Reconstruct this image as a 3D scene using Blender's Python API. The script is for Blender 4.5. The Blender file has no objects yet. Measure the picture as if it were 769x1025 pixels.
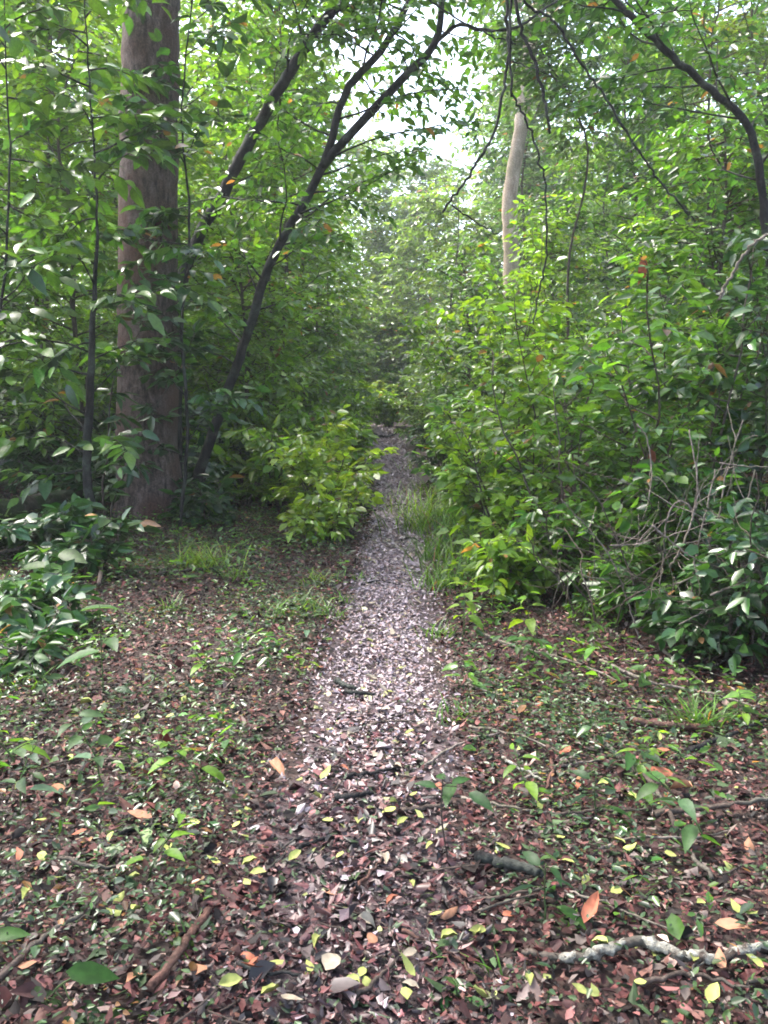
import bpy, math, random
import numpy as np
from math import radians as R, sin, cos, pi

SEED = np.random.default_rng
C = bpy.context.scene.collection
UP = np.array([0., 0., 1.])

# ------------------------------------------------------------------ camera model
CAMZ, FPX, PITCH = 1.5, 830.0, R(7.7)
FW = np.array([0, cos(PITCH), -sin(PITCH)]); UPV = np.array([0, sin(PITCH), cos(PITCH)])

def ray(px, py):
    return FW + np.array([(px - 384.5) / FPX, 0, 0]) + UPV * ((512.5 - py) / FPX)

def P(px, py, Y):
    d = ray(px, py)
    return np.array([0, 0, CAMZ]) + d * (Y / d[1])

def base_z(x, y):
    x = np.asarray(x, float); y = np.asarray(y, float)
    t = np.clip(y - 12, 0, 22)
    z = 0.0015 * t * t + 0.066 * np.clip(y - 34, 0, 24)
    z = z + 0.022 * np.sin(1.3 * x + 0.7 * y) + 0.018 * np.sin(2.9 * x - 1.9 * y + 1.0) + 0.012 * np.sin(5.1 * y + 3.7 * x)
    z = z + 0.03 * np.clip(np.abs(x) - 1.2, 0, 6)
    return z

def ground_hit(px, py, zf):
    d = ray(px, py)
    t = 0.5
    while t < 90:
        p = np.array([0, 0, CAMZ]) + d * t
        if p[2] < float(zf(p[0], p[1])):
            break
        t += 0.01 + t * 0.002
    return p

_pp = [(338, 1040), (362, 900), (374, 760), (384, 660), (391, 600), (400, 550), (402, 500), (394, 460), (386, 432)]
_pw = [ground_hit(a, b, base_z) for a, b in _pp]
PY = [0.0] + [p[1] for p in _pw] + [36.0, 42.0, 50.0]
PX = [_pw[0][0] + 0.05] + [p[0] for p in _pw] + [-0.8, -3.0, -6.0]

def pathx(y): return np.interp(y, PY, PX)
def halfw(y): return np.interp(y, [0, 2.5, 5, 10, 30, 45], [0.40, 0.40, 0.37, 0.36, 0.42, 0.4])

def ground_z(x, y):
    x = np.asarray(x, float); y = np.asarray(y, float)
    d = (x - pathx(y)) / (halfw(y) * 1.15)
    return base_z(x, y) - 0.05 * np.exp(-d * d * d * d)

def G(px, py):
    return ground_hit(px, py, ground_z)

def on_ground(x, y, dz=0.0):
    return np.array([x, y, float(ground_z(x, y)) + dz])

# ------------------------------------------------------------------ materials
def new_mat(name):
    m = bpy.data.materials.new(name); m.use_nodes = True
    nt = m.node_tree; nt.nodes.clear()
    return m, nt, nt.nodes.new('ShaderNodeOutputMaterial')

def N(nt, t, **kw):
    n = nt.nodes.new(t)
    for k, v in kw.items(): setattr(n, k, v)
    return n

def leaf_mat(name, rough=0.38, spec=0.5, trans=0.36, tint=(1.7, 1.55, 0.7)):
    m, nt, out = new_mat(name); L = nt.links.new
    a = N(nt, 'ShaderNodeAttribute', attribute_name='Col')
    geo = N(nt, 'ShaderNodeNewGeometry')
    nz = N(nt, 'ShaderNodeTexNoise'); nz.inputs['Scale'].default_value = 38; nz.inputs['Detail'].default_value = 3
    L(geo.outputs['Position'], nz.inputs['Vector'])
    mr = N(nt, 'ShaderNodeMapRange'); mr.inputs[1].default_value = .3; mr.inputs[2].default_value = .7; mr.inputs[3].default_value = .72; mr.inputs[4].default_value = 1.25
    L(nz.outputs[0], mr.inputs[0])
    sc = N(nt, 'ShaderNodeVectorMath', operation='SCALE'); L(a.outputs['Color'], sc.inputs[0]); L(mr.outputs[0], sc.inputs['Scale'])
    b = N(nt, 'ShaderNodeBsdfPrincipled'); L(sc.outputs[0], b.inputs['Base Color'])
    b.inputs['Roughness'].default_value = rough; b.inputs['Specular IOR Level'].default_value = spec
    if trans <= 0:
        L(b.outputs[0], out.inputs[0]); return m
    t = N(nt, 'ShaderNodeBsdfTranslucent')
    mu = N(nt, 'ShaderNodeVectorMath', operation='MULTIPLY'); mu.inputs[1].default_value = tint
    L(sc.outputs[0], mu.inputs[0]); L(mu.outputs[0], t.inputs['Color'])
    mx = N(nt, 'ShaderNodeMixShader'); mx.inputs[0].default_value = trans
    L(b.outputs[0], mx.inputs[1]); L(t.outputs[0], mx.inputs[2]); L(mx.outputs[0], out.inputs[0])
    return m

def bark_mat(name, c1, c2, c3, scale=(14, 14, 2.2), bump=0.5, patch=1.3, rough=0.85, moss=None):
    m, nt, out = new_mat(name); L = nt.links.new
    tc = N(nt, 'ShaderNodeTexCoord'); mp = N(nt, 'ShaderNodeMapping'); mp.inputs['Scale'].default_value = scale
    L(tc.outputs['Object'], mp.inputs['Vector'])
    n1 = N(nt, 'ShaderNodeTexNoise'); n1.inputs['Scale'].default_value = 1; n1.inputs['Detail'].default_value = 7; n1.inputs['Roughness'].default_value = .65
    L(mp.outputs[0], n1.inputs['Vector'])
    r = N(nt, 'ShaderNodeValToRGB'); e = r.color_ramp.elements
    e[0].position = .33; e[0].color = (*c1, 1); e[1].position = .68; e[1].color = (*c2, 1)
    L(n1.outputs[0], r.inputs[0])
    n2 = N(nt, 'ShaderNodeTexNoise'); n2.inputs['Scale'].default_value = patch; n2.inputs['Detail'].default_value = 4
    L(tc.outputs['Object'], n2.inputs['Vector'])
    r2 = N(nt, 'ShaderNodeValToRGB'); r2.color_ramp.elements[0].position = .48; r2.color_ramp.elements[1].position = .64
    L(n2.outputs[0], r2.inputs[0])
    mx = N(nt, 'ShaderNodeMix', data_type='RGBA'); mx.inputs[7].default_value = (*c3, 1)
    L(r2.outputs[0], mx.inputs[0]); L(r.outputs[0], mx.inputs[6])
    b = N(nt, 'ShaderNodeBsdfPrincipled'); b.inputs['Roughness'].default_value = rough; b.inputs['Specular IOR Level'].default_value = .2
    L(mx.outputs[2], b.inputs['Base Color'])
    bp = N(nt, 'ShaderNodeBump'); bp.inputs['Strength'].default_value = bump; bp.inputs['Distance'].default_value = .03
    n3 = N(nt, 'ShaderNodeTexNoise'); n3.inputs['Scale'].default_value = 55; n3.inputs['Detail'].default_value = 5
    L(tc.outputs['Object'], n3.inputs['Vector']); ad = N(nt, 'ShaderNodeMath', operation='MULTIPLY_ADD'); ad.inputs[1].default_value = .5
    L(n3.outputs[0], ad.inputs[0]); L(n1.outputs[0], ad.inputs[2]); L(ad.outputs[0], bp.inputs['Height'])
    hv = N(nt, 'ShaderNodeMapRange'); hv.inputs[1].default_value = .35; hv.inputs[2].default_value = .65; hv.inputs[3].default_value = .65; hv.inputs[4].default_value = 1.25; L(n3.outputs[0], hv.inputs[0])
    sc = N(nt, 'ShaderNodeVectorMath', operation='SCALE'); L(mx.outputs[2], sc.inputs[0]); L(hv.outputs[0], sc.inputs['Scale']); L(sc.outputs[0], b.inputs['Base Color']); L(bp.outputs[0], b.inputs['Normal'])
    L(b.outputs[0], out.inputs[0])
    return m

def soil_mat(name, cols, rough, scale=9):
    m, nt, out = new_mat(name); L = nt.links.new
    tc = N(nt, 'ShaderNodeTexCoord')
    n1 = N(nt, 'ShaderNodeTexNoise'); n1.inputs['Scale'].default_value = scale; n1.inputs['Detail'].default_value = 9; n1.inputs['Roughness'].default_value = .7
    L(tc.outputs['Object'], n1.inputs['Vector'])
    r = N(nt, 'ShaderNodeValToRGB'); el = r.color_ramp.elements
    el[0].position = .3; el[0].color = (*cols[0], 1); el[1].position = .72; el[1].color = (*cols[-1], 1)
    for i, c in enumerate(cols[1:-1]):
        e = el.new(.3 + .42 * (i + 1) / (len(cols) - 1)); e.color = (*c, 1)
    L(n1.outputs[0], r.inputs[0])
    n2 = N(nt, 'ShaderNodeTexVoronoi'); n2.inputs['Scale'].default_value = 26
    L(tc.outputs['Object'], n2.inputs['Vector'])
    b = N(nt, 'ShaderNodeBsdfPrincipled'); b.inputs['Roughness'].default_value = rough; b.inputs['Specular IOR Level'].default_value = .3
    L(r.outputs[0], b.inputs['Base Color'])
    bp = N(nt, 'ShaderNodeBump'); bp.inputs['Strength'].default_value = .7; bp.inputs['Distance'].default_value = .02
    ad = N(nt, 'ShaderNodeMath', operation='ADD'); L(n1.outputs[0], ad.inputs[0]); L(n2.outputs[0], ad.inputs[1])
    L(ad.outputs[0], bp.inputs['Height']); L(bp.outputs[0], b.inputs['Normal']); L(b.outputs[0], out.inputs[0])
    return m

M = dict(
    leaf=leaf_mat('glossy_leaf', .30, .6, .46, (1.75, 1.75, .75)),
    thick=leaf_mat('thick_glossy_leaf', .32, .6, .25, (1.6, 1.7, .6)),
    soft=leaf_mat('soft_leaf', .48, .3, .5, (1.9, 1.7, .7)),
    litter=leaf_mat('damp_litter', .6, .16, .0),
    wet=leaf_mat('wet_litter', .42, .4, .0),
    grass=leaf_mat('grass_blade', .42, .4, .4),
    bark=bark_mat('old_bark', (.020, .013, .011), (.185, .138, .12), (.09, .048, .036), (24, 24, 8), 1.0, 1.6),
    dark=bark_mat('dark_bark', (.006, .006, .006), (.028, .025, .024), (.05, .055, .045), (22, 22, 8), .6, 5),
    brown=bark_mat('brown_bark', (.03, .022, .018), (.10, .075, .06), (.08, .075, .06), (25, 25, 8), .5, 4),
    pale=bark_mat('pale_bark', (.30, .22, .165), (.62, .50, .40), (.24, .20, .14), (9, 9, 2), .4, 1.2),
    twig=bark_mat('grey_twig', (.075, .060, .050), (.25, .21, .18), (.12, .105, .075), (30, 30, 20), .3, 8),
    green_stem=bark_mat('green_stem', (.035, .06, .02), (.08, .12, .04), (.07, .06, .03), (40, 40, 20), .2, 9),
    lichen=bark_mat('lichen_bark', (.24, .23, .19), (.52, .50, .42), (.10, .075, .06), (70, 70, 70), .9, 34),
    red=bark_mat('red_wood', (.035, .018, .014), (.15, .075, .055), (.07, .045, .035), (30, 30, 8), .5, 7),
    moss=bark_mat('mossy_log', (.014, .012, .009), (.075, .062, .045), (.022, .042, .010), (12, 12, 12), .7, 4),
    stone=bark_mat('weathered_wood', (.22, .20, .20), (.42, .40, .40), (.10, .10, .09), (8, 8, 8), .5, 5),
    soil=soil_mat('forest_soil', [(.009, .006, .005), (.026, .015, .012), (.045, .025, .02), (.02, .022, .011)], .7),
    pathsoil=soil_mat('path_soil', [(.014, .009, .009), (.045, .028, .030), (.09, .062, .068)], .38, 22),
)

# ------------------------------------------------------------------ mesh helpers
def link(name, me, mat, parent=None):
    o = bpy.data.objects.new(name, me); C.objects.link(o)
    if mat is not None and not me.materials: me.materials.append(mat)
    if parent is not None: o.parent = parent
    return o

def make_mesh(name, v, loops, starts, totals, col=None, smooth=True):
    me = bpy.data.meshes.new(name)
    me.vertices.add(len(v)); me.vertices.foreach_set('co', np.ascontiguousarray(v, np.float32).ravel())
    me.loops.add(len(loops)); me.loops.foreach_set('vertex_index', np.ascontiguousarray(loops, np.int32))
    me.polygons.add(len(starts))
    me.polygons.foreach_set('loop_start', np.ascontiguousarray(starts, np.int32))
    me.polygons.foreach_set('loop_total', np.ascontiguousarray(totals, np.int32))
    if smooth: me.polygons.foreach_set('use_smooth', np.ones(len(starts), bool))
    if col is not None:
        a = me.color_attributes.new('Col', 'FLOAT_COLOR', 'POINT')
        a.data.foreach_set('color', np.ascontiguousarray(np.c_[col, np.ones(len(col))], np.float32).ravel())
    me.update(calc_edges=True)
    return me

def faces_mesh(name, v, faces, smooth=True):
    tot = np.array([len(f) for f in faces]); st = np.r_[0, np.cumsum(tot)[:-1]]
    return make_mesh(name, np.asarray(v), np.concatenate([np.asarray(f) for f in faces]), st, tot, None, smooth)

# leaf templates: (t along, u across, h fold, m midrib?) and faces
T_HEX = (np.array([[0, 0, 0], [.28, .5, 1], [.66, .40, 1], [1, 0, 0], [.66, -.40, 1], [.28, -.5, 1]], float),
         [[0, 1, 2, 3], [0, 3, 4, 5]])
_t = [0, .16, .42, .72, 1]; _w = [0, .36, .5, .33, 0]
T_FINE = (np.array([[t, 0, 0] for t in _t] + [[_t[i], _w[i], 1] for i in (1, 2, 3)] + [[_t[i], -_w[i], 1] for i in (1, 2, 3)], float),
          [[0, 5, 1], [1, 5, 6, 2], [2, 6, 7, 3], [3, 7, 4], [0, 1, 8], [1, 2, 9, 8], [2, 3, 10, 9], [3, 4, 10]])
T_BLADE = (np.array([[0, .5, 0], [0, -.5, 0], [.35, .45, 0], [.35, -.45, 0], [.7, .3, 0], [.7, -.3, 0], [1, 0, 0]], float),
           [[0, 2, 3, 1], [2, 4, 5, 3], [4, 6, 5]])

def unit(a): return a / np.maximum(np.linalg.norm(a, axis=-1, keepdims=True), 1e-9)

def leaf_mesh(name, pos, dr, nr, L, W, col, droop=None, fold=0.12, tmpl=T_HEX, rib=1.0, ragged=0.0):
    pos, dr, nr = (np.asarray(a, float) for a in (pos, dr, nr)); n = len(pos)
    L = np.broadcast_to(L, n); W = np.broadcast_to(W, n); col = np.broadcast_to(col, (n, 3))
    droop = np.broadcast_to(.15 if droop is None else droop, n); fold = np.broadcast_to(fold, n)
    d = unit(dr); s = unit(np.cross(nr, d)); nn = np.cross(d, s)
    T, F = tmpl; k = len(T)
    t, u, h = T[:, 0], T[:, 1], T[:, 2]
    along = L[:, None] * (t - .18 * droop[:, None] * t * t)
    side = W[:, None] * u
    hh = fold[:, None] * W[:, None] * h - droop[:, None] * L[:, None] * t * t
    v = pos[:, None] + along[..., None] * d[:, None] + side[..., None] * s[:, None] + hh[..., None] * nn[:, None]
    if ragged:
        rg = SEED(int(abs(col[0, 0]) * 1e6) + n + int(abs(v[0, 2, 1]) * 1e6)); v = v + rg.normal(size=v.shape) * (ragged * L)[:, None, None] * np.array([1, 1, .5])
    cc = np.repeat(col[:, None], k, 1).copy()
    if rib != 1.0 and tmpl is T_FINE: cc[:, :5] *= rib
    fl = np.concatenate([np.array(f) for f in F]); ft = np.array([len(f) for f in F])
    loops = (np.arange(n)[:, None] * k + fl).ravel()
    tot = np.tile(ft, n); st = np.r_[0, np.cumsum(tot)[:-1]]
    return make_mesh(name, v.reshape(-1, 3), loops, st, tot, cc.reshape(-1, 3))

class Tubes:
    def __init__(self): self.v = []; self.f = []; self.n = 0
    def add(self, pts, rad, sides=6, rough=0.0, rng=None):
        pts = np.asarray(pts, float); m = len(pts)
        rad = np.broadcast_to(rad, m) if np.ndim(rad) else np.full(m, rad)
        tg = unit(np.gradient(pts, axis=0))
        ref = np.array([1., 0, 0]) if abs(tg[0][0]) < .8 else np.array([0, 1., 0])
        a = unit(np.cross(tg, ref)); b = np.cross(tg, a)
        th = np.arange(sides) * 2 * pi / sides
        r = rad[:, None] * np.ones(sides)
        if rough and rng is not None: r = r * (1 + rough * rng.normal(size=r.shape))
        ring = pts[:, None] + r[..., None] * (np.cos(th)[None, :, None] * a[:, None] + np.sin(th)[None, :, None] * b[:, None])
        self.v.append(ring.reshape(-1, 3)); o = self.n
        for i in range(m - 1):
            for j in range(sides):
                j2 = (j + 1) % sides
                self.f.append((o + i * sides + j, o + i * sides + j2, o + (i + 1) * sides + j2, o + (i + 1) * sides + j))
        self.f.append(tuple(o + j for j in range(sides))[::-1]); self.f.append(tuple(o + (m - 1) * sides + j for j in range(sides)))
        self.n += m * sides
        return self
    def build(self, name, mat, parent=None):
        return link(name, faces_mesh(name, np.concatenate(self.v), self.f), mat, parent)

def smooth_line(pts, n=24, rng=None, jit=0.0):
    pts = np.asarray(pts, float); m = len(pts)
    q = np.vstack([2 * pts[0] - pts[1], pts, 2 * pts[-1] - pts[-2]]); out = []
    for x in np.linspace(0, m - 1 - 1e-6, n):
        i = int(x); t = x - i; p0, p1, p2, p3 = q[i:i + 4]
        out.append(.5 * (2 * p1 + (p2 - p0) * t + (2 * p0 - 5 * p1 + 4 * p2 - p3) * t * t + (3 * p1 - p0 - 3 * p2 + p3) * t ** 3))
    out = np.array(out)
    if rng is not None and jit: out[1:-1] += rng.normal(size=(n - 2, 3)) * jit
    return out

def tag(o, label, cat, group=None, kind=None):
    if label: o['label'] = label
    if cat: o['category'] = cat
    if group: o['group'] = group
    if kind: o['kind'] = kind
    return o

def thing(name, label, cat, loc, group=None):
    o = bpy.data.objects.new(name, None); C.objects.link(o); o.location = loc; o.empty_display_size = .1
    return tag(o, label, cat, group)

# ------------------------------------------------------------------ leaf colours (linear albedo)
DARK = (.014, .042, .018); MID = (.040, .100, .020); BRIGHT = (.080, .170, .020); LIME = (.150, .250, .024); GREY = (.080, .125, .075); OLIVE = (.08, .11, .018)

def leaf_cols(rng, n, base, alt, p=.35, var=.22, dead=.01):
    base, alt = np.array(base), np.array(alt)
    k = np.clip(rng.beta(1.2, 2.2, n) * p * 2.6, 0, 1)[:, None]
    c = base * (1 - k) + alt * k
    c = c * np.exp(rng.normal(size=(n, 1)) * var) * np.exp(rng.normal(size=(n, 3)) * .06)
    dd = rng.random(n) < dead
    c[dd] = np.array([.20, .10, .04]) * np.exp(rng.normal(size=(dd.sum(), 1)) * .3)
    return np.clip(c, .004, .5)

# ------------------------------------------------------------------ plant generator
class Leaves:
    def __init__(self): self.p = []; self.d = []
    def along(self, rng, pts, gap, start=.15, spread=.85, droop=.2, tip=True):
        seg = np.linalg.norm(np.diff(pts, axis=0), axis=1); cum = np.r_[0, np.cumsum(seg)]; Lt = cum[-1]
        s = np.arange(start * Lt, Lt, gap) + rng.normal() * gap * .2
        s = np.clip(s, 0, Lt)
        if not len(s): return
        q = np.stack([np.interp(s, cum, pts[:, k]) for k in range(3)], 1)
        td = unit(np.stack([np.interp(s + .02, cum, pts[:, k]) - np.interp(s - .02, cum, pts[:, k]) for k in range(3)], 1))
        sd = unit(np.cross(td, UP) + 1e-4)
        sg = np.where(np.arange(len(s)) % 2 == 0, 1., -1.)[:, None]
        dr = td * .55 + sd * sg * spread + rng.normal(size=q.shape) * .22 - UP * droop
        if tip:
            q = np.vstack([q, pts[-1:]]); dr = np.vstack([dr, (td[-1] - UP * droop)[None]])
        self.p.append(q); self.d.append(dr)
    def mesh(self, rng, L, W, cols, droop=.2, upj=.35, tmpl=T_HEX, jit=.25, keep=None):
        p = np.concatenate(self.p); d = np.concatenate(self.d)
        if keep is not None:
            k = keep(p); p, d = p[k], d[k]
        n = len(p)
        nr = UP + rng.normal(size=(n, 3)) * upj
        s = np.exp(np.clip(rng.normal(size=n) * jit, -.7, .42))
        return leaf_mesh('foliage', p, d, nr, L * s, W * s * np.exp(rng.normal(size=n) * .12), leaf_cols(rng, n, *cols),
                         droop + rng.normal(size=n) * .12, .10 + rng.normal(size=n) * .06, tmpl, 1.25)

def wander(rng, p0, d, length, n, jit=.12, up=0.0):
    d = unit(np.asarray(d, float)); pts = [np.asarray(p0, float)]; st = length / n
    for _ in range(n):
        d = unit(d + rng.normal(size=3) * jit + UP * up)
        pts.append(pts[-1] + d * st)
    return np.array(pts)

def at(pts, t):
    x = t * (len(pts) - 1); i = min(int(x), len(pts) - 2)
    return pts[i] + (pts[i + 1] - pts[i]) * (x - i), unit(pts[i + 1] - pts[i])

def branches(rng, stem, tb, lv, n, t0, blen, r, twigs, twlen, gap, rise=.35, droop=-.05, ldroop=.2, t1=1.0, bias=None, taper=.6, lead=True):
    """side branches of a stem with twigs and leaves"""
    for k in range(n):
        t = t0 + (t1 - t0) * (k + rng.random()) / n
        p, td = at(stem, t)
        az = rng.random() * 2 * pi
        d = np.array([cos(az), sin(az), 0.]) + UP * (rise + rng.normal() * .2) + td * .2
        if bias is not None: d = d + bias
        L = blen * (1 - taper * t) * (.6 + .7 * rng.random())
        b = wander(rng, p, d, L, 6, .13, droop)
        tb.add(b, np.linspace(r, r * .3, 7), 4)
        lv.along(rng, b, gap, .3, droop=ldroop)
        for q in range(twigs):
            tt = .2 + .75 * (q + rng.random()) / twigs
            p2, d2 = at(b, tt)
            sd = unit(np.cross(d2, UP) + 1e-3) * (1 if q % 2 else -1)
            w = wander(rng, p2, d2 * .7 + sd * .8 + rng.normal(size=3) * .25, twlen * (.5 + .8 * rng.random()) * (1.1 - .5 * tt), 4, .12, droop)
            tb.add(w, np.linspace(r * .4, r * .15, 5), 3)
            lv.along(rng, w, gap, .1, droop=ldroop)
    if lead: lv.along(rng, stem[-4:], gap, .1, droop=ldroop)

def shrub(seed, x, y, label, h, spread, n_stem, cols, leafL=.11, ratio=.45, gap=.05, nb=7, twigs=4, name='shrub', cat='shrub', mat='leaf', stem_mat='brown',
          group=None, lean=(0, 0), rise=.35, t0=.25, tmpl=T_HEX, r0=.014, base_r=.12, blen=None, twlen=None, droop=-.03, ldroop=.25, jit=.13, upj=.55, leafdroop=.2):
    rng = SEED(seed); base = on_ground(x, y, -.02); root = thing(name, label, cat, base, group); lv = Leaves()
    blen = blen or spread * .8; twlen = twlen or blen * .45
    for s in range(n_stem):
        az = 2 * pi * (s + rng.random() * .7) / n_stem
        off = np.array([cos(az), sin(az), 0]) * base_r * rng.random()
        d = np.array([cos(az) * spread / h * .6 + lean[0], sin(az) * spread / h * .6 + lean[1], 1.0])
        L = h * (.7 + .4 * rng.random()) * (np.linalg.norm(d) if n_stem > 1 else 1)
        st = wander(rng, off, d, L, 9, jit, .02)
        tb = Tubes(); tb.add(st, np.linspace(r0, r0 * .3, 10), 6)
        branches(rng, st, tb, lv, nb, t0, blen, r0 * .5, twigs, twlen, gap, rise, droop, ldroop)
        tb.build('stem', M[stem_mat], root)
    link('foliage', lv.mesh(rng, leafL, leafL * ratio, cols, leafdroop, upj, tmpl, .36, keep=lambda p: p[:, 2] > .03), M[mat], root)
    return root

def tree(seed, label, line, rad, cols, crown, leafL=.13, ratio=.45, gap=.06, name='tree', mat='leaf', bark='dark', group=None, sides=10, tmpl=T_HEX,
         forks=(), rough=.03, upj=.5, keep=None, cat='tree'):
    """line: world polyline of the trunk, crown: list of dicts passed to branches()"""
    rng = SEED(seed); line = np.asarray(line, float); base = line[0].copy(); root = thing(name, label, cat, base, group)
    pts = smooth_line(line - base, max(14, 5 * len(line)), rng, .006)
    rr = np.interp(np.linspace(0, 1, len(pts)), np.linspace(0, 1, len(rad)), rad)
    Tubes().add(pts, rr, sides, rough, rng).build('trunk', M[bark], root)
    lv = Leaves(); stems = [pts]
    for fl, fr in forks:
        q = smooth_line(np.asarray(fl) - base, 16, rng, .006)
        Tubes().add(q, np.linspace(fr[0], fr[1], 16), 8, rough, rng).build('limb', M[bark], root); stems.append(q)
    tb = Tubes()
    for c in crown:
        c = dict(c); branches(rng, stems[c.pop('on', 0)], tb, lv, c.pop('n'), c.pop('t0'), c.pop('blen'), c.pop('r', .012), c.pop('twigs', 5), c.pop('twlen', .5), c.pop('gap', gap), **c)
    if tb.n: tb.build('branch', M[bark], root)
    if lv.p:
        kk = None if keep is None else (lambda p: keep(p + base))
        link('crown', lv.mesh(rng, leafL, leafL * ratio, cols, .2, upj, tmpl, keep=kk), M[mat], root)
    return root

# ------------------------------------------------------------------ ground and path
def grid(name, xs, ys, zf, mat):
    X, Y = np.meshgrid(xs, ys); v = np.c_[X.ravel(), Y.ravel(), zf(X, Y).ravel()]
    nx, ny = len(xs), len(ys); i = (np.arange(ny - 1)[:, None] * nx + np.arange(nx - 1)).ravel()
    loops = np.c_[i, i + 1, i + nx + 1, i + nx].ravel(); n = len(i)
    return link(name, make_mesh(name, v, loops, np.arange(n) * 4, np.full(n, 4)), mat)

xs = np.unique(np.round(np.r_[np.linspace(-90, -8, 30), np.arange(-8, 8.01, .14), np.linspace(8, 90, 30)], 3))
ys = np.unique(np.round(np.r_[np.linspace(-30, -1, 15), np.arange(-1, 16, .14), np.linspace(16, 50, 80), np.linspace(50, 160, 30)], 3))
tag(grid('ground', xs, ys, ground_z, M['soil']), 'dark forest floor soil under the fallen leaves', 'ground', kind='structure')

def make_path():
    rng = SEED(5); ys = np.concatenate([np.arange(-1, 16, .12), np.arange(16, 48, .3)]); us = np.linspace(-1, 1, 13); v = []
    for y in ys:
        for u in us:
            w = halfw(y) * (1 + .16 * sin(3.1 * y + (2 if u > 0 else 0)) + .1 * sin(7.7 * y + u))
            x = pathx(y) + u * w
            v.append((x, y, float(ground_z(x, y)) + (.012 if abs(u) < .99 else -.01)))
    nx = len(us); i = (np.arange(len(ys) - 1)[:, None] * nx + np.arange(nx - 1)).ravel(); n = len(i)
    o = link('path', make_mesh('path', np.array(v), np.c_[i, i + 1, i + nx + 1, i + nx].ravel(), np.arange(n) * 4, np.full(n, 4)), M['pathsoil'])
    tag(o, 'narrow damp footpath running straight into the trees', 'path', kind='structure')
make_path()

LIT = np.array([(.078, .027, .024), (.040, .018, .017), (.13, .064, .050), (.13, .054, .049), (.011, .008, .007), (.105, .082, .072), (.036, .060, .024), (.18, .20, .06), (.26, .18, .15)])
LITP = [.20, .22, .07, .06, .20, .12, .10, .01, .02]
PTH = np.array([(.275, .222, .245), (.195, .155, .168), (.33, .28, .30), (.19, .115, .10), (.08, .052, .06), (.26, .22, .17), (.24, .25, .10)])  # pale leaf bits, their mauve lightened with sky reflection painted in
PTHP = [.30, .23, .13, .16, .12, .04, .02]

def litter(name, seed, n, ylo, yhi, on_path, mat, size, label, cols, probs, tmpl=T_HEX, tilt=.32):
    rng = SEED(seed)
    y = ylo + (yhi - ylo) * rng.random(n)
    if on_path:
        x = pathx(y) + halfw(y) * np.clip(rng.normal(size=n) * .5, -1.08, 1.08)
    else:
        x = (rng.random(n) * 2 - 1) * (.54 * y + .9)
        k = np.abs(x - pathx(y)) > halfw(y) * (.75 + .4 * rng.random(n)) * np.clip((y - .6) / 2.6, .35, 1); x, y = x[k], y[k]
    n = len(x)
    pos = np.c_[x, y, ground_z(x, y) + .016 + .022 * rng.random(n)]
    az = rng.random(n) * 2 * pi; dr = np.c_[np.cos(az), np.sin(az), rng.normal(size=n) * tilt * .6]
    nr = np.c_[rng.normal(size=n) * tilt, rng.normal(size=n) * tilt, np.ones(n)]
    L = size * np.exp(rng.normal(size=n) * .42) * (1 + .035 * y)
    c = cols[rng.choice(len(cols), n, p=probs)] * np.exp(rng.normal(size=(n, 1)) * (.18 if on_path else .3))
    if on_path:
        near = rng.random(n) < np.clip((4.3 - y) / 1.6, 0, .96); c[near] = (LIT[rng.choice(len(LIT), n, p=LITP)] * np.array([.95, .9, 1.0]) * np.exp(rng.normal(size=(n, 1)) * .35))[near]; L = L * np.where(near, 1.25, 1)
    o = link(name, leaf_mesh(name, pos, dr, nr, L, L * (.25 + .5 * rng.random(n)), np.clip(c, 0, .6), rng.normal(size=n) * .3, rng.normal(size=n) * .3, tmpl, ragged=.09), M[mat])
    tag(o, label, 'leaf litter', kind='stuff')
litter('leaf_litter', 11, 270000, .5, 15, False, 'litter', .0195, 'brown and reddish dead leaves covering the forest floor', LIT, LITP)
litter('path_litter', 12, 95000, .5, 34, True, 'wet', .0175, 'damp leaf fragments trodden into the footpath, sky sheen painted into their grey', PTH, PTHP)

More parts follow.
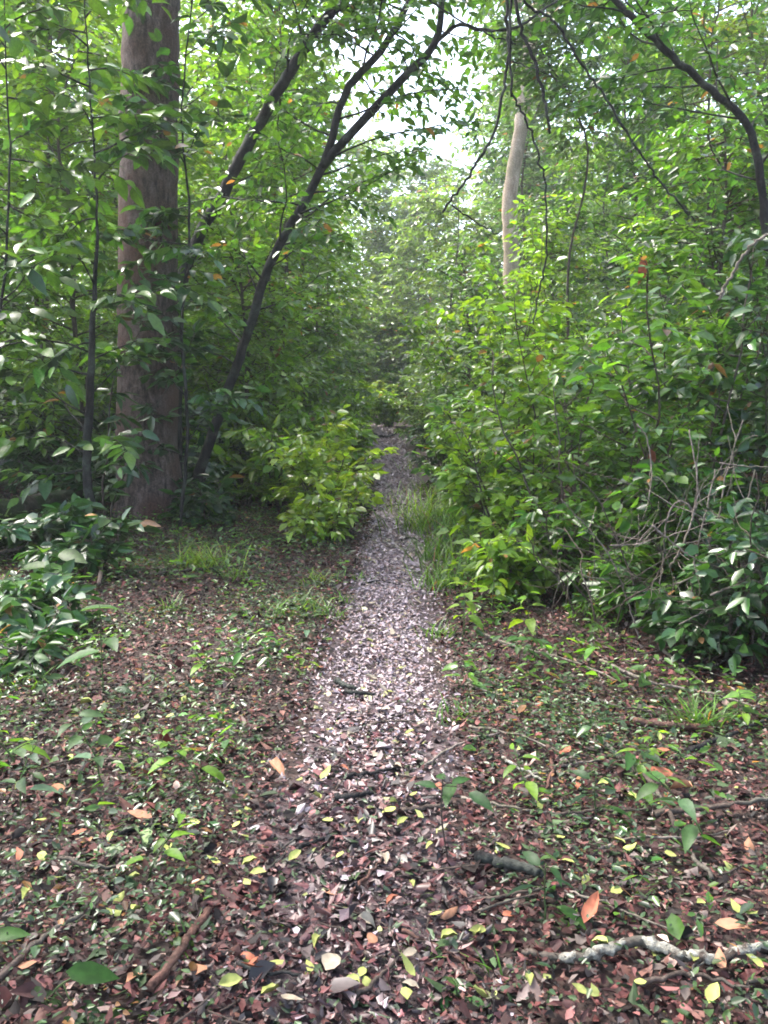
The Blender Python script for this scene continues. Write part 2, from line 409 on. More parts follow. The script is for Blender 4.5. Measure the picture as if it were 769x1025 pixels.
def ground_cover():
    rng = SEED(21); n = 230000
    y = 1.2 + 11 * rng.random(n) ** .9; x = (rng.random(n) * 2 - 1) * (.54 * y + .7)
    d = np.abs(x - pathx(y)) / halfw(y)
    f = .5 + .5 * np.sin(2.1 * x + 1.3 * np.sin(1.7 * y)) * np.sin(1.9 * y + 1.1 * np.sin(2.3 * x + 1))
    f = f * np.clip((d - .95) * 1.6, 0, 1)
    f = f * np.where((x > .6) & (y > 4.3), .15, 1.0) * np.where(x > .7, 1.15, .85)
    k = rng.random(n) < f; x, y = x[k], y[k]; n = len(x)
    pos = np.c_[x, y, ground_z(x, y) + .02 + .05 * rng.random(n)]
    az = rng.random(n) * 2 * pi; dr = np.c_[np.cos(az), np.sin(az), rng.normal(size=n) * .3 + .15]
    nr = np.c_[rng.normal(size=(n, 2)) * .35, np.ones(n)]
    L = .019 * np.exp(rng.normal(size=n) * .4) * (1 + .03 * y)
    tag(link('ground_cover', leaf_mesh('ground_cover', pos, dr, nr, L, L * .5, leaf_cols(rng, n, (.030, .062, .028), (.075, .125, .040), .4, .35, .06)), M['leaf']),
        'tiny creeping green herbs growing through the dead leaves', 'ground cover', kind='stuff')
    rng = SEED(23); n = 26000
    y = 2.0 + 9.5 * rng.random(n); x = (rng.random(n) * 2 - 1) * (.52 * y + .4); d = np.abs(x - pathx(y)) / halfw(y)
    f = (np.sin(3.3 * x + 2.1 * np.sin(1.3 * y + 1)) * np.sin(2.7 * y + 1.7 * np.sin(2.9 * x)) > np.where(((x < -.9) & (y > 6)) | ((x > .55) & (y > 4.1) & (y < 7)), -.2, .35)) & (d > 1.1)
    f &= rng.random(n) < np.where((x < 0) | (y > 4.1), .75, .45) * np.clip((y - 2.2) / 2.5, .12, 1); x, y = x[f], y[f]; n = len(x)
    pos = np.c_[x, y, ground_z(x, y) + .04 + (.09 + .012 * y) * rng.random(n) ** 1.5]
    az = rng.random(n) * 2 * pi; dr = np.c_[np.cos(az), np.sin(az), rng.normal(size=n) * .35]
    L = .045 * np.exp(rng.normal(size=n) * .35)
    tag(link('low_herbs', leaf_mesh('low_herbs', pos, dr, np.c_[rng.normal(size=(n, 2)) * .5, np.ones(n)], L, L * .42, leaf_cols(rng, n, MID, BRIGHT, .6, .3, .02)), M['leaf']),
        'low leafy herbs in loose patches on both sides of the path', 'herbs', kind='stuff')
    # fine twig debris
    tb = Tubes(); rng = SEED(22)
    for _ in range(420):
        y = 1.2 + 9 * rng.random(); x = (rng.random() * 2 - 1) * (.5 * y + .5)
        L = .06 + .2 * rng.random() ** 2; az = rng.random() * 2 * pi
        p = [on_ground(x + cos(az) * L * t, y + sin(az) * L * t, .03 + .012 * rng.random()) for t in (-.5, -.15, .2, .5)]
        tb.add(np.array(p) + rng.normal(size=(4, 3)) * .004, np.linspace(.003, .0015, 4) * (1 + rng.random()), 4)
    tag(tb.build('twig_litter', M['brown']), 'thin broken twigs scattered among the dead leaves', 'twigs', kind='stuff')
ground_cover()

# ------------------------------------------------------------------ trees
def up_line(base, *pix, Y, top=None):
    return [base] + [P(a, b, Y) for a, b in pix] + ([top] if top is not None else [])

# the big trunk on the left
b0 = on_ground(-2.86, 10.0, -.05)
tree(101, 'thick straight old tree with purplish brown bark, the widest trunk in the wood', [b0, P(148, 440, 10), P(148, 300, 10), P(150, 100, 10), P(152, 0, 10), P(156, -200, 10.1), (-2.5, 10.2, 10), (-2.2, 10.3, 13)],
     [.42, .365, .35, .33, .315, .31, .28, .2, .1], (MID, DARK, .4),
     [dict(n=11, t0=.66, blen=4.5, r=.05, twigs=9, twlen=1.5, gap=.11, rise=.35, t1=1.0)], leafL=.2, bark='bark', sides=28, rough=.012, name='old_tree')

# leaning dark twin stems
Y = 10.4
b = G(190, 506)
A = [b, P(200, 470, Y), P(232, 380, Y), P(250, 330, Y), P(268, 270, Y), P(292, 225, Y), P(325, 163, Y), P(347, 91, Y), P(381, 51, Y), P(411, 0, Y), P(450, -80, Y + .2), P(490, -190, Y + .5)]
Bf = [P(322, 168, Y), P(367, 116, Y - .1), P(401, 81, Y - .2), P(435, 44, Y - .3), P(443, 0, Y - .4), P(452, -70, Y - .4)]
B2 = [P(434, 45, Y - .3), P(459, 25, Y - .3), P(489, 31, Y - .4), P(520, 25, Y - .4), P(560, 0, Y - .3)]
tree(102, 'slender dark tree leaning right over the path, its stem forking in two', A, [0.078, 0.066, 0.061, 0.057, 0.056, 0.054, 0.052, 0.048, 0.044, 0.041, 0.034, 0.025, 0.016],
     (MID, BRIGHT, .5), [dict(n=13, t0=.2, t1=.55, blen=1.7, r=.014, twigs=6, twlen=.55, rise=.25, taper=.3, bias=np.array([.35, -.1, 0])),
                         dict(n=22, t0=.45, t1=.95, blen=1.9, r=.014, twigs=7, twlen=.6, rise=.15, taper=.3),
                         dict(on=1, n=6, t0=.35, blen=1.1, r=.010, twigs=5, twlen=.5, rise=.1, taper=.2, lead=False)], leafL=.125, forks=[(Bf, (.054, .034)), (B2, (.028, .012))], name='leaning_tree')
Y = 10.9
Cl = [on_ground(-2.75, Y), P(176, 400, Y), P(180, 295, Y), P(200, 235, Y), P(220, 200, Y), P(245, 150, Y), P(265, 115, Y), P(285, 80, Y), P(310, 40, Y), P(340, 0, Y), P(400, -90, Y), P(450, -180, Y)]
tree(103, 'dark leaning tree emerging from behind the thick old trunk, its stem unforked', Cl, [0.090, 0.081, 0.077, 0.074, 0.074, 0.072, 0.070, 0.068, 0.063, 0.059, 0.036, 0.027],
     (MID, BRIGHT, .5), [dict(n=7, t0=.3, t1=.75, blen=1.5, r=.013, twigs=6, twlen=.55, rise=.2, taper=.2), dict(n=18, t0=.6, blen=2, r=.014, twigs=7, twlen=.6)], leafL=.12, name='leaning_tree')

# dark sapling with big leaves before the old trunk
Y = 8.6
tree(104, 'thin dark sapling with big glossy leaves, left of the thick old trunk', [on_ground(-3.05, Y), P(87, 470, Y), P(90, 390, Y), P(93, 320, Y), P(97, 230, Y), P(92, 120, Y), P(86, 20, Y), P(84, -70, Y)],
     [.05, .045, .04, .028, .014, .009, .007, .005], (DARK, BRIGHT, .8), [dict(n=30, t0=.12, blen=1.35, r=.011, twigs=4, twlen=.5, gap=.085, rise=.25, taper=.45)], leafL=.19, ratio=.46, tmpl=T_FINE, name='sapling', cat='sapling', mat='thick')
Y = 8.2
tree(105, 'leggy young tree with drooping dark leaves at the left edge of the wood', [on_ground(-4.1, Y), P(-14, 400, Y), P(2, 300, Y), P(10, 180, Y), P(6, 60, Y), P(2, -60, Y)],
     [.022, .018, .014, .010, .007, .005], (DARK, BRIGHT, .8), [dict(n=21, t0=.18, blen=1.3, r=.01, twigs=4, twlen=.5, gap=.085, rise=.2, taper=.4)], leafL=.19, ratio=.46, tmpl=T_FINE, name='sapling', cat='sapling', mat='thick')
Y = 9.2
tree(106, 'twiggy sapling whose leaves cross the front of the thick old trunk', [on_ground(-2.3, Y), P(188, 430, Y), P(182, 330, Y), P(190, 220, Y), P(182, 120, Y), P(190, 20, Y), P(196, -40, Y)],
     [.022, .019, .016, .013, .010, .008, .005], (DARK, MID, .9), [dict(n=30, t0=.1, blen=1.0, r=.008, bias=np.array([-.35, -.15, 0]), twigs=4, twlen=.42, gap=.075, rise=.2, taper=.35)], leafL=.16, ratio=.5, tmpl=T_FINE, name='sapling', cat='sapling', mat='thick')

# thin straight poles standing deeper in the wood
tree(107, 'thin pale pole of a tree deep in the wood, left of the thick old trunk', [on_ground(-7.0, 17), P(46, 160, 17), P(47, 0, 17), (-6.8, 17, 9), (-6.6, 17, 12)], [.09, .08, .075, .065, .04], (MID, LIME, .5),
     [dict(n=26, t0=.45, blen=2.6, r=.02, twigs=7, twlen=.9, gap=.1, rise=.3)], leafL=.17, bark='brown', name='tree')
tree(108, 'pale sunlit trunk standing far along the right side of the path', [on_ground(3.05, 20), P(512, 258, 20), P(510, 200, 20), P(521, 130, 20), P(530, 60, 20), P(545, -30, 20.5), (4.5, 21, 15)],
     [.22, .185, .17, .16, .15, .12, .06], (GREY, MID, .5), [dict(n=16, t0=.62, blen=3.4, r=.04, twigs=8, twlen=1.1, gap=.13, rise=.4)], leafL=.2, bark='pale', sides=14, name='tree')

# curved tree arching in from the right
Y = 7.4
tree(109, 'dark arching tree at the right edge, its bare trunk bending over to the left', [on_ground(3.75, Y), P(790, 420, Y), P(772, 270, Y), P(762, 190, Y), P(750, 128, Y), P(712, 90, Y), P(672, 55, Y), P(640, 24, Y), P(603, -12, Y), P(540, -70, Y), P(480, -120, Y)],
     [0.051, 0.044, 0.039, 0.035, 0.033, 0.030, 0.029, 0.027, 0.025, 0.020, 0.014], (DARK, MID, .8), [dict(n=22, t0=.3, blen=1.35, r=.01, twigs=5, twlen=.5, rise=.3, taper=.1, gap=.06)], leafL=.10, name='arching_tree', rough=.05)

def filler(seed, x, y, h, label, cols, spread, n=46, leafL=.14, t0=.1, twigs=7, gap=.075, bark='brown', lean=(0, 0), r0=.05, mat='leaf', name='tree', rise=.3, droop=-.05, group=None, t1=1.0):
    rng = SEED(seed); b = on_ground(x, y, -.03)
    line = [b + np.array([lean[0] * t * h + .1 * h * .3 * rng.normal() * t, lean[1] * t * h, h * t]) for t in (0, .2, .4, .6, .8, 1)]
    return tree(seed, label, line, [r0, r0 * .85, r0 * .7, r0 * .55, r0 * .4, r0 * .15], cols,
                [dict(n=n, t0=t0, t1=t1, blen=spread, r=r0 * .28, twigs=twigs, twlen=spread * .38, gap=gap, rise=rise, taper=.45, droop=droop)], leafL=leafL, bark=bark, group=group, mat=mat, name=name, sides=8)

# left wood, from near to far
filler(201, -5.4, 10.5, 4.6, 'bushy tree filling the left edge behind the leggy young tree', (MID, BRIGHT, .8), 1.9, 52)
filler(202, -4.3, 12.0, 6.5, 'leafy bright green tree behind the thin dark sapling', (BRIGHT, LIME, .5), 1.8, 52)
filler(203, -3.4, 13.2, 6.0, 'leafy tree directly behind the thick old trunk', (BRIGHT, LIME, .5), 1.7, 49)
filler(204, -2.3, 13.4, 4.6, 'light green young tree between the two leaning dark stems', (BRIGHT, LIME, .5), 1.6, 52, .12)
filler(205, -2.1, 15.4, 4.2, 'yellowish green young tree behind the forked leaning stem', (BRIGHT, LIME, .7), 1.5, 52, .12)
filler(206, -6.6, 14.0, 8.0, 'tall airy tree with lime leaves left of the pale pole', (BRIGHT, LIME, .5), 2.2, 57, .16)
filler(207, -5.0, 16.5, 8.5, 'tall light green tree between the pale pole and the thick old trunk', (BRIGHT, LIME, .5), 2.2, 59, .16)
filler(208, -3.2, 17.5, 9.0, 'tall sunlit tree seen between the old trunk and the leaning stems', (BRIGHT, LIME, .5), 2.2, 59, .16)
filler(209, -1.75, 18.5, 7.0, 'sunlit leafy tree under the forked leaning stem', (BRIGHT, LIME, .5), 1.6, 57, .14)
filler(210, -8.6, 18.5, 10.5, 'tall pale green tree at the far left edge of the wood', (BRIGHT, LIME, .4), 2.8, 57, .19)
filler(211, -6.2, 22.0, 11.5, 'high crowned tree showing over the pale pole', (BRIGHT, LIME, .4), 2.8, 57, .2)
filler(212, -3.6, 23.5, 10.0, 'far bright tree behind the crown of the leaning stems', (BRIGHT, LIME, .5), 2.6, 57, .2)
filler(213, -2.0, 25.0, 7.0, 'far yellow green tree left of the end of the path', (BRIGHT, LIME, .4), 1.9, 57, .17)
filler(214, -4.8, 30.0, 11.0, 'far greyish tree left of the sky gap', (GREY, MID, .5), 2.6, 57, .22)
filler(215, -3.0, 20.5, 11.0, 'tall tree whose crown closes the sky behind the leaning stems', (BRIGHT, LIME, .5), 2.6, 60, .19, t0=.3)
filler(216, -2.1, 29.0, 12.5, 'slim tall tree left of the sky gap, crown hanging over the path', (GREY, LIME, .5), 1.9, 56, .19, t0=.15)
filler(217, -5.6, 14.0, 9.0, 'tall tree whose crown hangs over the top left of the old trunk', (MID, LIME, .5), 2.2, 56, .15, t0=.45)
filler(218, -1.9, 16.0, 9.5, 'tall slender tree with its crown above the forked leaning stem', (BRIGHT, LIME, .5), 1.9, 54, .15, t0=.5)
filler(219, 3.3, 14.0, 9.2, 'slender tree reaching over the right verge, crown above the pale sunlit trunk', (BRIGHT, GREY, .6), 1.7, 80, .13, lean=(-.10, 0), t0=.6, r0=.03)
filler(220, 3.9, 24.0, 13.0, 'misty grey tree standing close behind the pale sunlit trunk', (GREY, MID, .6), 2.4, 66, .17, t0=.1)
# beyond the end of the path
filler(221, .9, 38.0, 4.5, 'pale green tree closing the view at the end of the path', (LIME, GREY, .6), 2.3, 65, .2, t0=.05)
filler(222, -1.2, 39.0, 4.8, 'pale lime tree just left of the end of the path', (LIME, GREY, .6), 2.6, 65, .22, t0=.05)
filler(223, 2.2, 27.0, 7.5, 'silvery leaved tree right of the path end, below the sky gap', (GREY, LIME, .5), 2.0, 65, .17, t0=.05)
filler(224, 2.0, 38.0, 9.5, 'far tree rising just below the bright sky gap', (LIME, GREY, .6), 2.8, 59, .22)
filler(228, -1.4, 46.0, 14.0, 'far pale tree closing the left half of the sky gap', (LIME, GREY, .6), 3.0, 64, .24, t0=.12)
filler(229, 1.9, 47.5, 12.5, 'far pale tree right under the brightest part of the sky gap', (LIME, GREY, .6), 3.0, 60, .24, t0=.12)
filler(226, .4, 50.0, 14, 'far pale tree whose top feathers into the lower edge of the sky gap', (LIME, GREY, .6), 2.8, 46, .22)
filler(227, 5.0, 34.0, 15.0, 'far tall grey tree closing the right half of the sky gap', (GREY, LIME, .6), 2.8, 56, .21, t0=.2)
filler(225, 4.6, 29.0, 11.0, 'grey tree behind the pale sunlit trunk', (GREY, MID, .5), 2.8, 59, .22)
# right wood
filler(231, 1.75, 17.5, 4.2, 'dense young tree on the right verge far along the path', (MID, BRIGHT, .6), 1.3, 57, .12, t0=.05)
filler(232, 3.4, 16.5, 5.0, 'young tree in front of the pale sunlit trunk', (BRIGHT, LIME, .4), 1.6, 57, .13)
filler(233, 5.0, 18.0, 9.5, 'tall tree with fine dark foliage right of the pale sunlit trunk', (DARK, BRIGHT, .7), 2.4, 65, .15)
filler(234, 5.0, 13.5, 7.5, 'mid green tree under the long hanging liana on the right', (MID, BRIGHT, .5), 2.1, 65, .12)
filler(235, 6.6, 15.0, 9.5, 'tall olive tree behind the bend of the arching trunk', (OLIVE, BRIGHT, .5), 2.6, 70, .14)
filler(236, 5.6, 10.6, 7.5, 'dark fine leaved tree at the right edge behind the arching trunk', (DARK, MID, .8), 2.0, 72, .10, gap=.065)
filler(237, 8.4, 17.0, 11, 'tall dark tree at the far right edge of the wood', (DARK, MID, .7), 3.0, 59, .17)
filler(238, 7.0, 22.0, 12.5, 'high dull green crown over the bend of the arching trunk', (GREY, DARK, .6), 3.0, 65, .2)
filler(239, 10.5, 24.0, 13, 'highest crown at the far right of the wood', (DARK, GREY, .6), 3.4, 59, .22)
filler(240, 3.9, 9.8, 4.6, 'leafy small tree rising over the shrubs before the arching trunk', (MID, BRIGHT, .6), 1.5, 65, .115, gap=.07)

# unseen canopy trees, added so their crowns shade foreground and path sides
filler(251, -5.6, 3.4, 11.5, 'unseen shade tree added beside the path, left of the viewer', (DARK, MID, .6), 3.6, 34, .2, t0=.62, r0=.14, bark='dark', gap=.1)
filler(252, 5.6, 6.2, 10.5, 'unseen shade tree added off to the right behind the twiggy thicket', (DARK, MID, .6), 3.6, 40, .18, t0=.55, r0=.13, bark='dark', gap=.1)
filler(253, -4.4, .4, 11, 'unseen shade tree added at the left hand of the viewer', (DARK, MID, .6), 4.4, 62, .22, t0=.6, r0=.14, bark='dark', gap=.11)
filler(254, 4.2, -.2, 10.5, 'unseen shade tree added at the right hand of the viewer', (DARK, MID, .6), 4.4, 62, .22, t0=.6, r0=.14, bark='dark', gap=.11)

# far wood that reads as one mass
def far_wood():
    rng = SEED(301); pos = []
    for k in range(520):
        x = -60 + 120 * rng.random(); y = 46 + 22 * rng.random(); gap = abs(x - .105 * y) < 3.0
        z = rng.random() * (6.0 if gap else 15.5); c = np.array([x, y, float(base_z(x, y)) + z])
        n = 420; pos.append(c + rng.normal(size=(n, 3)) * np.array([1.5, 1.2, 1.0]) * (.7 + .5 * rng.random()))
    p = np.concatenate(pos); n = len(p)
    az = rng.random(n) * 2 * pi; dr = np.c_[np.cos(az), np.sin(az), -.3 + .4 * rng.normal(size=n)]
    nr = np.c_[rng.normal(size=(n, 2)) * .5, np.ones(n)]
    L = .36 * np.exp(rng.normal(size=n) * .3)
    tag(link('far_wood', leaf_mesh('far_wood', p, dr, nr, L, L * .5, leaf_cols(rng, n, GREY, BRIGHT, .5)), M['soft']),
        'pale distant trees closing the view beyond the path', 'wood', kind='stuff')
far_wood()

# ------------------------------------------------------------------ shrubs
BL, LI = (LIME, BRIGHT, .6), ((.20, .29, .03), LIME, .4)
for args in [
    (401, -1.95, 11.6, 'light shrub around the foot of the forked leaning stem', 1.2, .6, 5, (BRIGHT, LIME, .6), .12),
    (402, -1.3, 10.9, 'bright shrub just right of the foot of the forked leaning stem', 1.15, .55, 5, BL, .105),
    (403, -.85, 10.2, 'lime green shrub nearest the viewer on the left verge of the path', .95, .6, 7, LI, .10),
    (404, -.72, 11.6, 'lime shrub on the left verge, second along the path', 1.1, .5, 5, LI, .10),
    (405, -.82, 13.4, 'light green shrub on the left verge, third along the path', 1.25, .55, 5, BL, .105),
    (406, -.95, 15.6, 'light green shrub on the left verge, fourth along the path', 1.4, .6, 5, BL, .11),
    (407, -1.0, 18.2, 'pale shrub on the left verge, fifth along the path', 1.5, .65, 5, BL, .12),
    (408, -1.1, 21.5, 'silvery shrub on the left verge, sixth along the path', 1.6, .7, 5, (GREY, BRIGHT, .6), .13),
    (409, -1.3, 25.0, 'yellowish shrub on the left verge near the end of the path', 1.7, .8, 5, BL, .14),
    (410, -1.6, 12.4, 'light green shrub between the leaning stem and the lime verge shrubs', 1.6, .7, 5, (BRIGHT, LIME, .6), .11),
    (411, -2.2, 13.6, 'tall shrub behind the foot of the leaning stems', 2.0, .8, 5, (BRIGHT, LIME, .6), .115),
    (412, -1.7, 15.5, 'tall light shrub a row behind the left verge', 2.0, .8, 5, BL, .12),
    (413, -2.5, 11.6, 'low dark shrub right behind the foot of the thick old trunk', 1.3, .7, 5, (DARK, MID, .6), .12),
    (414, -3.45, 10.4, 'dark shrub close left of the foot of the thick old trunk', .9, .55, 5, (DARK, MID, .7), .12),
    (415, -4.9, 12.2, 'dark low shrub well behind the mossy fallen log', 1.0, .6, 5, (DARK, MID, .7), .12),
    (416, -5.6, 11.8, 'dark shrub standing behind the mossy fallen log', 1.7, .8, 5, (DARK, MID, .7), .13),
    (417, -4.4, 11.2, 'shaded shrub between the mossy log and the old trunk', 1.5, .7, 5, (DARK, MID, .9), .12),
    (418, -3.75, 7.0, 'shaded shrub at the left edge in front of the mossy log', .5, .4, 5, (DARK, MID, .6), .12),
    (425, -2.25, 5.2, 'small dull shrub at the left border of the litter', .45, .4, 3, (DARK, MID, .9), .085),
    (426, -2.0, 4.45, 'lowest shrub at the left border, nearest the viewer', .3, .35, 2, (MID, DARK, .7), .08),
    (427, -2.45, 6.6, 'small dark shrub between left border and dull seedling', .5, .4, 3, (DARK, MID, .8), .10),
    (428, -.5, 33.5, 'bright lime shrub right where the path disappears', 1.7, .9, 6, LI, .17),
    (429, -1.2, 29.5, 'lime shrub on the left verge, last before the path disappears', 1.6, .8, 6, LI, .16),
    (430, -.62, 8.9, 'low loose lime shrub spilling from the left verge toward the viewer', .5, .5, 5, LI, .09),
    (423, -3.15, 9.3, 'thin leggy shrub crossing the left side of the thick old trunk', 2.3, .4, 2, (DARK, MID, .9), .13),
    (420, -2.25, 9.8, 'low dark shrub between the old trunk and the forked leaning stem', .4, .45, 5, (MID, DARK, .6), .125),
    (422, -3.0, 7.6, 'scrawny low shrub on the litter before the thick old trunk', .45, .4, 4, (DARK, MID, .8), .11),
]:
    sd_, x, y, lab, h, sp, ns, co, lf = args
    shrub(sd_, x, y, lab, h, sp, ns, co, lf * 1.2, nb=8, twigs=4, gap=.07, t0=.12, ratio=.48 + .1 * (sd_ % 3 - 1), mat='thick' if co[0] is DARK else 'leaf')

for args in [
    (431, 1.2, 7.6, 'leafy shrub nearest the path on the right verge, bright tips', 1.3, .6, 6, (MID, LIME, .9), .115),
    (432, 1.5, 6.7, 'dense shrub in the right thicket behind the bright seedlings', 1.9, .7, 6, (MID, BRIGHT, .9), .105),
    (433, 2.05, 6.4, 'tall shrub in the middle of the right thicket', 2.4, .8, 6, (MID, BRIGHT, .7), .115),
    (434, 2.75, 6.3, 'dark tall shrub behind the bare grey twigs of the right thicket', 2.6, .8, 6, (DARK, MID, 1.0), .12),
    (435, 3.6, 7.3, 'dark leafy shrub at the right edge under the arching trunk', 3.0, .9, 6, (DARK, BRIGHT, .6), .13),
    (436, 1.1, 9.8, 'bright shrub on the right verge, second along the path', 1.6, .6, 6, (BRIGHT, LIME, .6), .115),
    (437, 1.65, 8.6, 'tall bright shrub rising behind the front of the right thicket', 2.5, .8, 6, (BRIGHT, LIME, .5), .12),
    (438, 2.6, 8.2, 'tall lit shrub with broad leaves over the right thicket', 3.0, .9, 6, (BRIGHT, MID, .5), .16),
    (439, 1.0, 12.0, 'shrub with whitish glossy leaves on the right verge, third along the path', 1.6, .6, 6, (MID, BRIGHT, .5), .12),
    (440, 1.9, 11.4, 'lime tipped tall shrub a row behind the right verge', 3.5, .8, 6, (BRIGHT, LIME, .7), .125),
    (455, 1.9, 13.4, 'tall pale shrub hiding the foot of the pale sunlit trunk', 4.3, .9, 6, (LIME, BRIGHT, .6), .13),
    (441, 3.1, 10.6, 'lime tall shrub below the long hanging liana', 3.7, 1.0, 6, (BRIGHT, LIME, .7), .14),
    (442, 1.05, 15.0, 'low dark shrub on the right verge, fourth along the path', 1.5, .6, 6, (MID, GREY, .6), .12),
    (443, 2.2, 15.0, 'greyish tall shrub on the right, well along the path', 3.2, .9, 6, (MID, LIME, .6), .14),
    (444, 1.15, 19.5, 'grey shrub on the right verge, fifth along the path', 2.0, .7, 6, (GREY, LIME, .6), .14),
    (445, 1.1, 24.0, 'grey green shrub on the right verge where the path ends', 2.0, .8, 6, (LIME, GREY, .6), .16),
    (446, .2, 30.5, 'low bright shrub standing in the gap at the end of the path', 1.3, .8, 6, (BRIGHT, LIME, .5), .18),
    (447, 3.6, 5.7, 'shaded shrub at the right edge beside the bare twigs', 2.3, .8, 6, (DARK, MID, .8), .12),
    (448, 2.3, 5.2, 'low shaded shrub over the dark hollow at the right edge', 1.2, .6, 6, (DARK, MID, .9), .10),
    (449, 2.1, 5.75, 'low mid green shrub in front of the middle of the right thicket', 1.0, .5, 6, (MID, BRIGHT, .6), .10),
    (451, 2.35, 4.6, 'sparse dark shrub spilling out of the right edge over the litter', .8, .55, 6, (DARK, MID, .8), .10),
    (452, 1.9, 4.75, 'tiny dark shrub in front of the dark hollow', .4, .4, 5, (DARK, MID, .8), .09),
    (453, 1.75, 5.5, 'low leafy shrub at the foot of the grey twig tangle', .45, .45, 6, (MID, BRIGHT, .6), .10),
    (454, 1.0, 6.3, 'loose low shrub at the corner of the right thicket beside the path', .6, .42, 6, (BRIGHT, LIME, .6), .12),
    (450, 1.45, 6.1, 'low bright shrub at the very front of the right thicket', .75, .45, 6, (BRIGHT, MID, .6), .11),
]:
    sd_, x, y, lab, h, sp, ns, co, lf = args
    shrub(sd_, x, y, lab, h, sp, ns, co, lf * .88, nb=9, twigs=4, gap=.07, t0=.14, ratio=.46 + .1 * (sd_ % 3 - 1), mat='thick' if co[0] is DARK else 'leaf')
# ------------------------------------------------------------------ copies of a thing with its parts
def dup(root, loc, rotz, scale=1.0, label=None):
    r = root.copy(); C.objects.link(r); r.location = loc; r.rotation_euler = (0, 0, rotz); r.scale = (scale,) * 3
    if label: r['label'] = label
    for ch in root.children:
        c = ch.copy(); C.objects.link(c); c.parent = r
    return r

# trees and bushes deep in the wood, told apart by nothing
def deep_wood():
    rng = SEED(500)
    gl, gb = 'pale leafy trees deep in the wood', 'bushes deep in the wood'
    lab_l = 'pale leafy tree among many alike, deep in the wood behind the nearer trees'
    lab_b = 'leafy bush among many alike, low between the deeper trees of the wood'
    tp = [filler(510 + k, 0, 0, 10 + k, lab_l, [(BRIGHT, LIME, .5), (GREY, BRIGHT, .7), (MID, LIME, .6)][k], 2.9, 62, .20, t0=.05, twigs=7, gap=.10, group=gl) for k in range(3)]
    bp = [shrub(520 + k, 0, 0, lab_b, 2.6, 1.3, 7, [(MID, BRIGHT, .7), (BRIGHT, LIME, .5), (GREY, BRIGHT, .6)][k], .16, nb=10, twigs=6, gap=.075, t0=.08, name='bush', cat='bush', group=gb) for k in range(3)]
    spots = [(-11, 19), (-8.4, 25), (-11.5, 29), (-5.6, 28), (-8.2, 34), (-5.2, 37), (-12.5, 38), (-16, 31), (7.6, 29), (10, 33), (6.2, 36), (13, 29), (4.4, 43), (9.0, 41), (15, 36), (-14, 24), (12.5, 22), (8.5, 47), (-9, 44), (3.2, 47.5), (-18, 40), (18, 42)]
    for i, (x, y) in enumerate(spots):
        k = i % 3
        loc = on_ground(x, y, -.05); s = .85 + .4 * rng.random()
        if i < 3: tp[k].location = loc; tp[k].scale = (s,) * 3
        else: dup(tp[k], loc, rng.random() * 6.28, s)
    bs = [(-6.6, 12.6), (-8.2, 14.2), (-4.9, 14.6), (-3.4, 15.4), (-2.6, 17), (-6, 18), (-9.5, 17), (-4.4, 19.6), (-2.0, 21), (-7.6, 21), (-3, 25), (-5.5, 25), (-10.5, 23), (-1.9, 29), (-4, 31), (-8, 30), (-12, 33),
          (2.4, 18), (4.3, 15.6), (6.2, 12.8), (3.6, 20.5), (5.6, 20), (7.8, 14.5), (2.2, 22.5), (4.3, 25), (7, 25), (2.2, 31), (4.6, 34), (8.6, 20), (10, 27), (.9, 37), (-1.8, 40), (2.4, 40), (6.2, 11), (5.4, 9)]
    for i, (x, y) in enumerate(bs):
        k = i % 3
        loc = on_ground(x, y, -.03); s = .75 + .55 * rng.random()
        if i < 3: bp[k].location = loc; bp[k].scale = (s,) * 3
        else: dup(bp[k], loc, rng.random() * 6.28, s)
deep_wood()

# ------------------------------------------------------------------ seedlings with single leaves
def seedling(seed, pix_base, label, leaves, mat='soft', cols=(MID, BRIGHT, .6), ratio=.42, stem=.004, name='seedling', top=None, bark='green_stem', cat='seedling'):
    """leaves: list of (px, py, length in pixels, heading in degrees seen from above); the leaf stands in the air over the base's depth"""
    rng = SEED(seed); b = G(*pix_base); Y = b[1]; root = thing(name, label, cat, b)
    px = [P(l[0], l[1], Y + (rng.random() - .5) * .10) - b for l in leaves]
    tops = max(px, key=lambda q: q[2]) if top is None else P(top[0], top[1], Y) - b
    tops = tops * np.array([.75, .75, 1])
    st = smooth_line([np.zeros(3) - UP * .02, tops * .5 + rng.normal(size=3) * .01, tops], 10)
    Tubes().add(st, np.linspace(stem, stem * .5, 10), 6).build('stem', M[bark], root)
    for q, l in zip(px, leaves):
        q = np.maximum(q, [-9, -9, .015]); L = l[2] * Y / FPX; az = R(l[3])
        dr = np.array([cos(az), sin(az), .05 + rng.normal() * .12]); nr = np.array([rng.normal() * .25, -.25 + rng.normal() * .25, 1])
        o = q - unit(dr) * L * .5
        k = int(np.argmin(np.linalg.norm(st - o, axis=1))); a = st[k]
        c = leaf_cols(rng, 1, *cols, 0.1, 0)
        lf = link('leaf', leaf_mesh('leaf', [o], [dr], [nr], L, L * ratio, c, .25, .12, T_FINE, 1.35), M[mat], root)
        Tubes().add(smooth_line([a, (a + o) / 2 + UP * .1 * np.linalg.norm(a - o), o + unit(dr) * L * .03], 5), stem * .4, 4).build('petiole', M[bark], root)

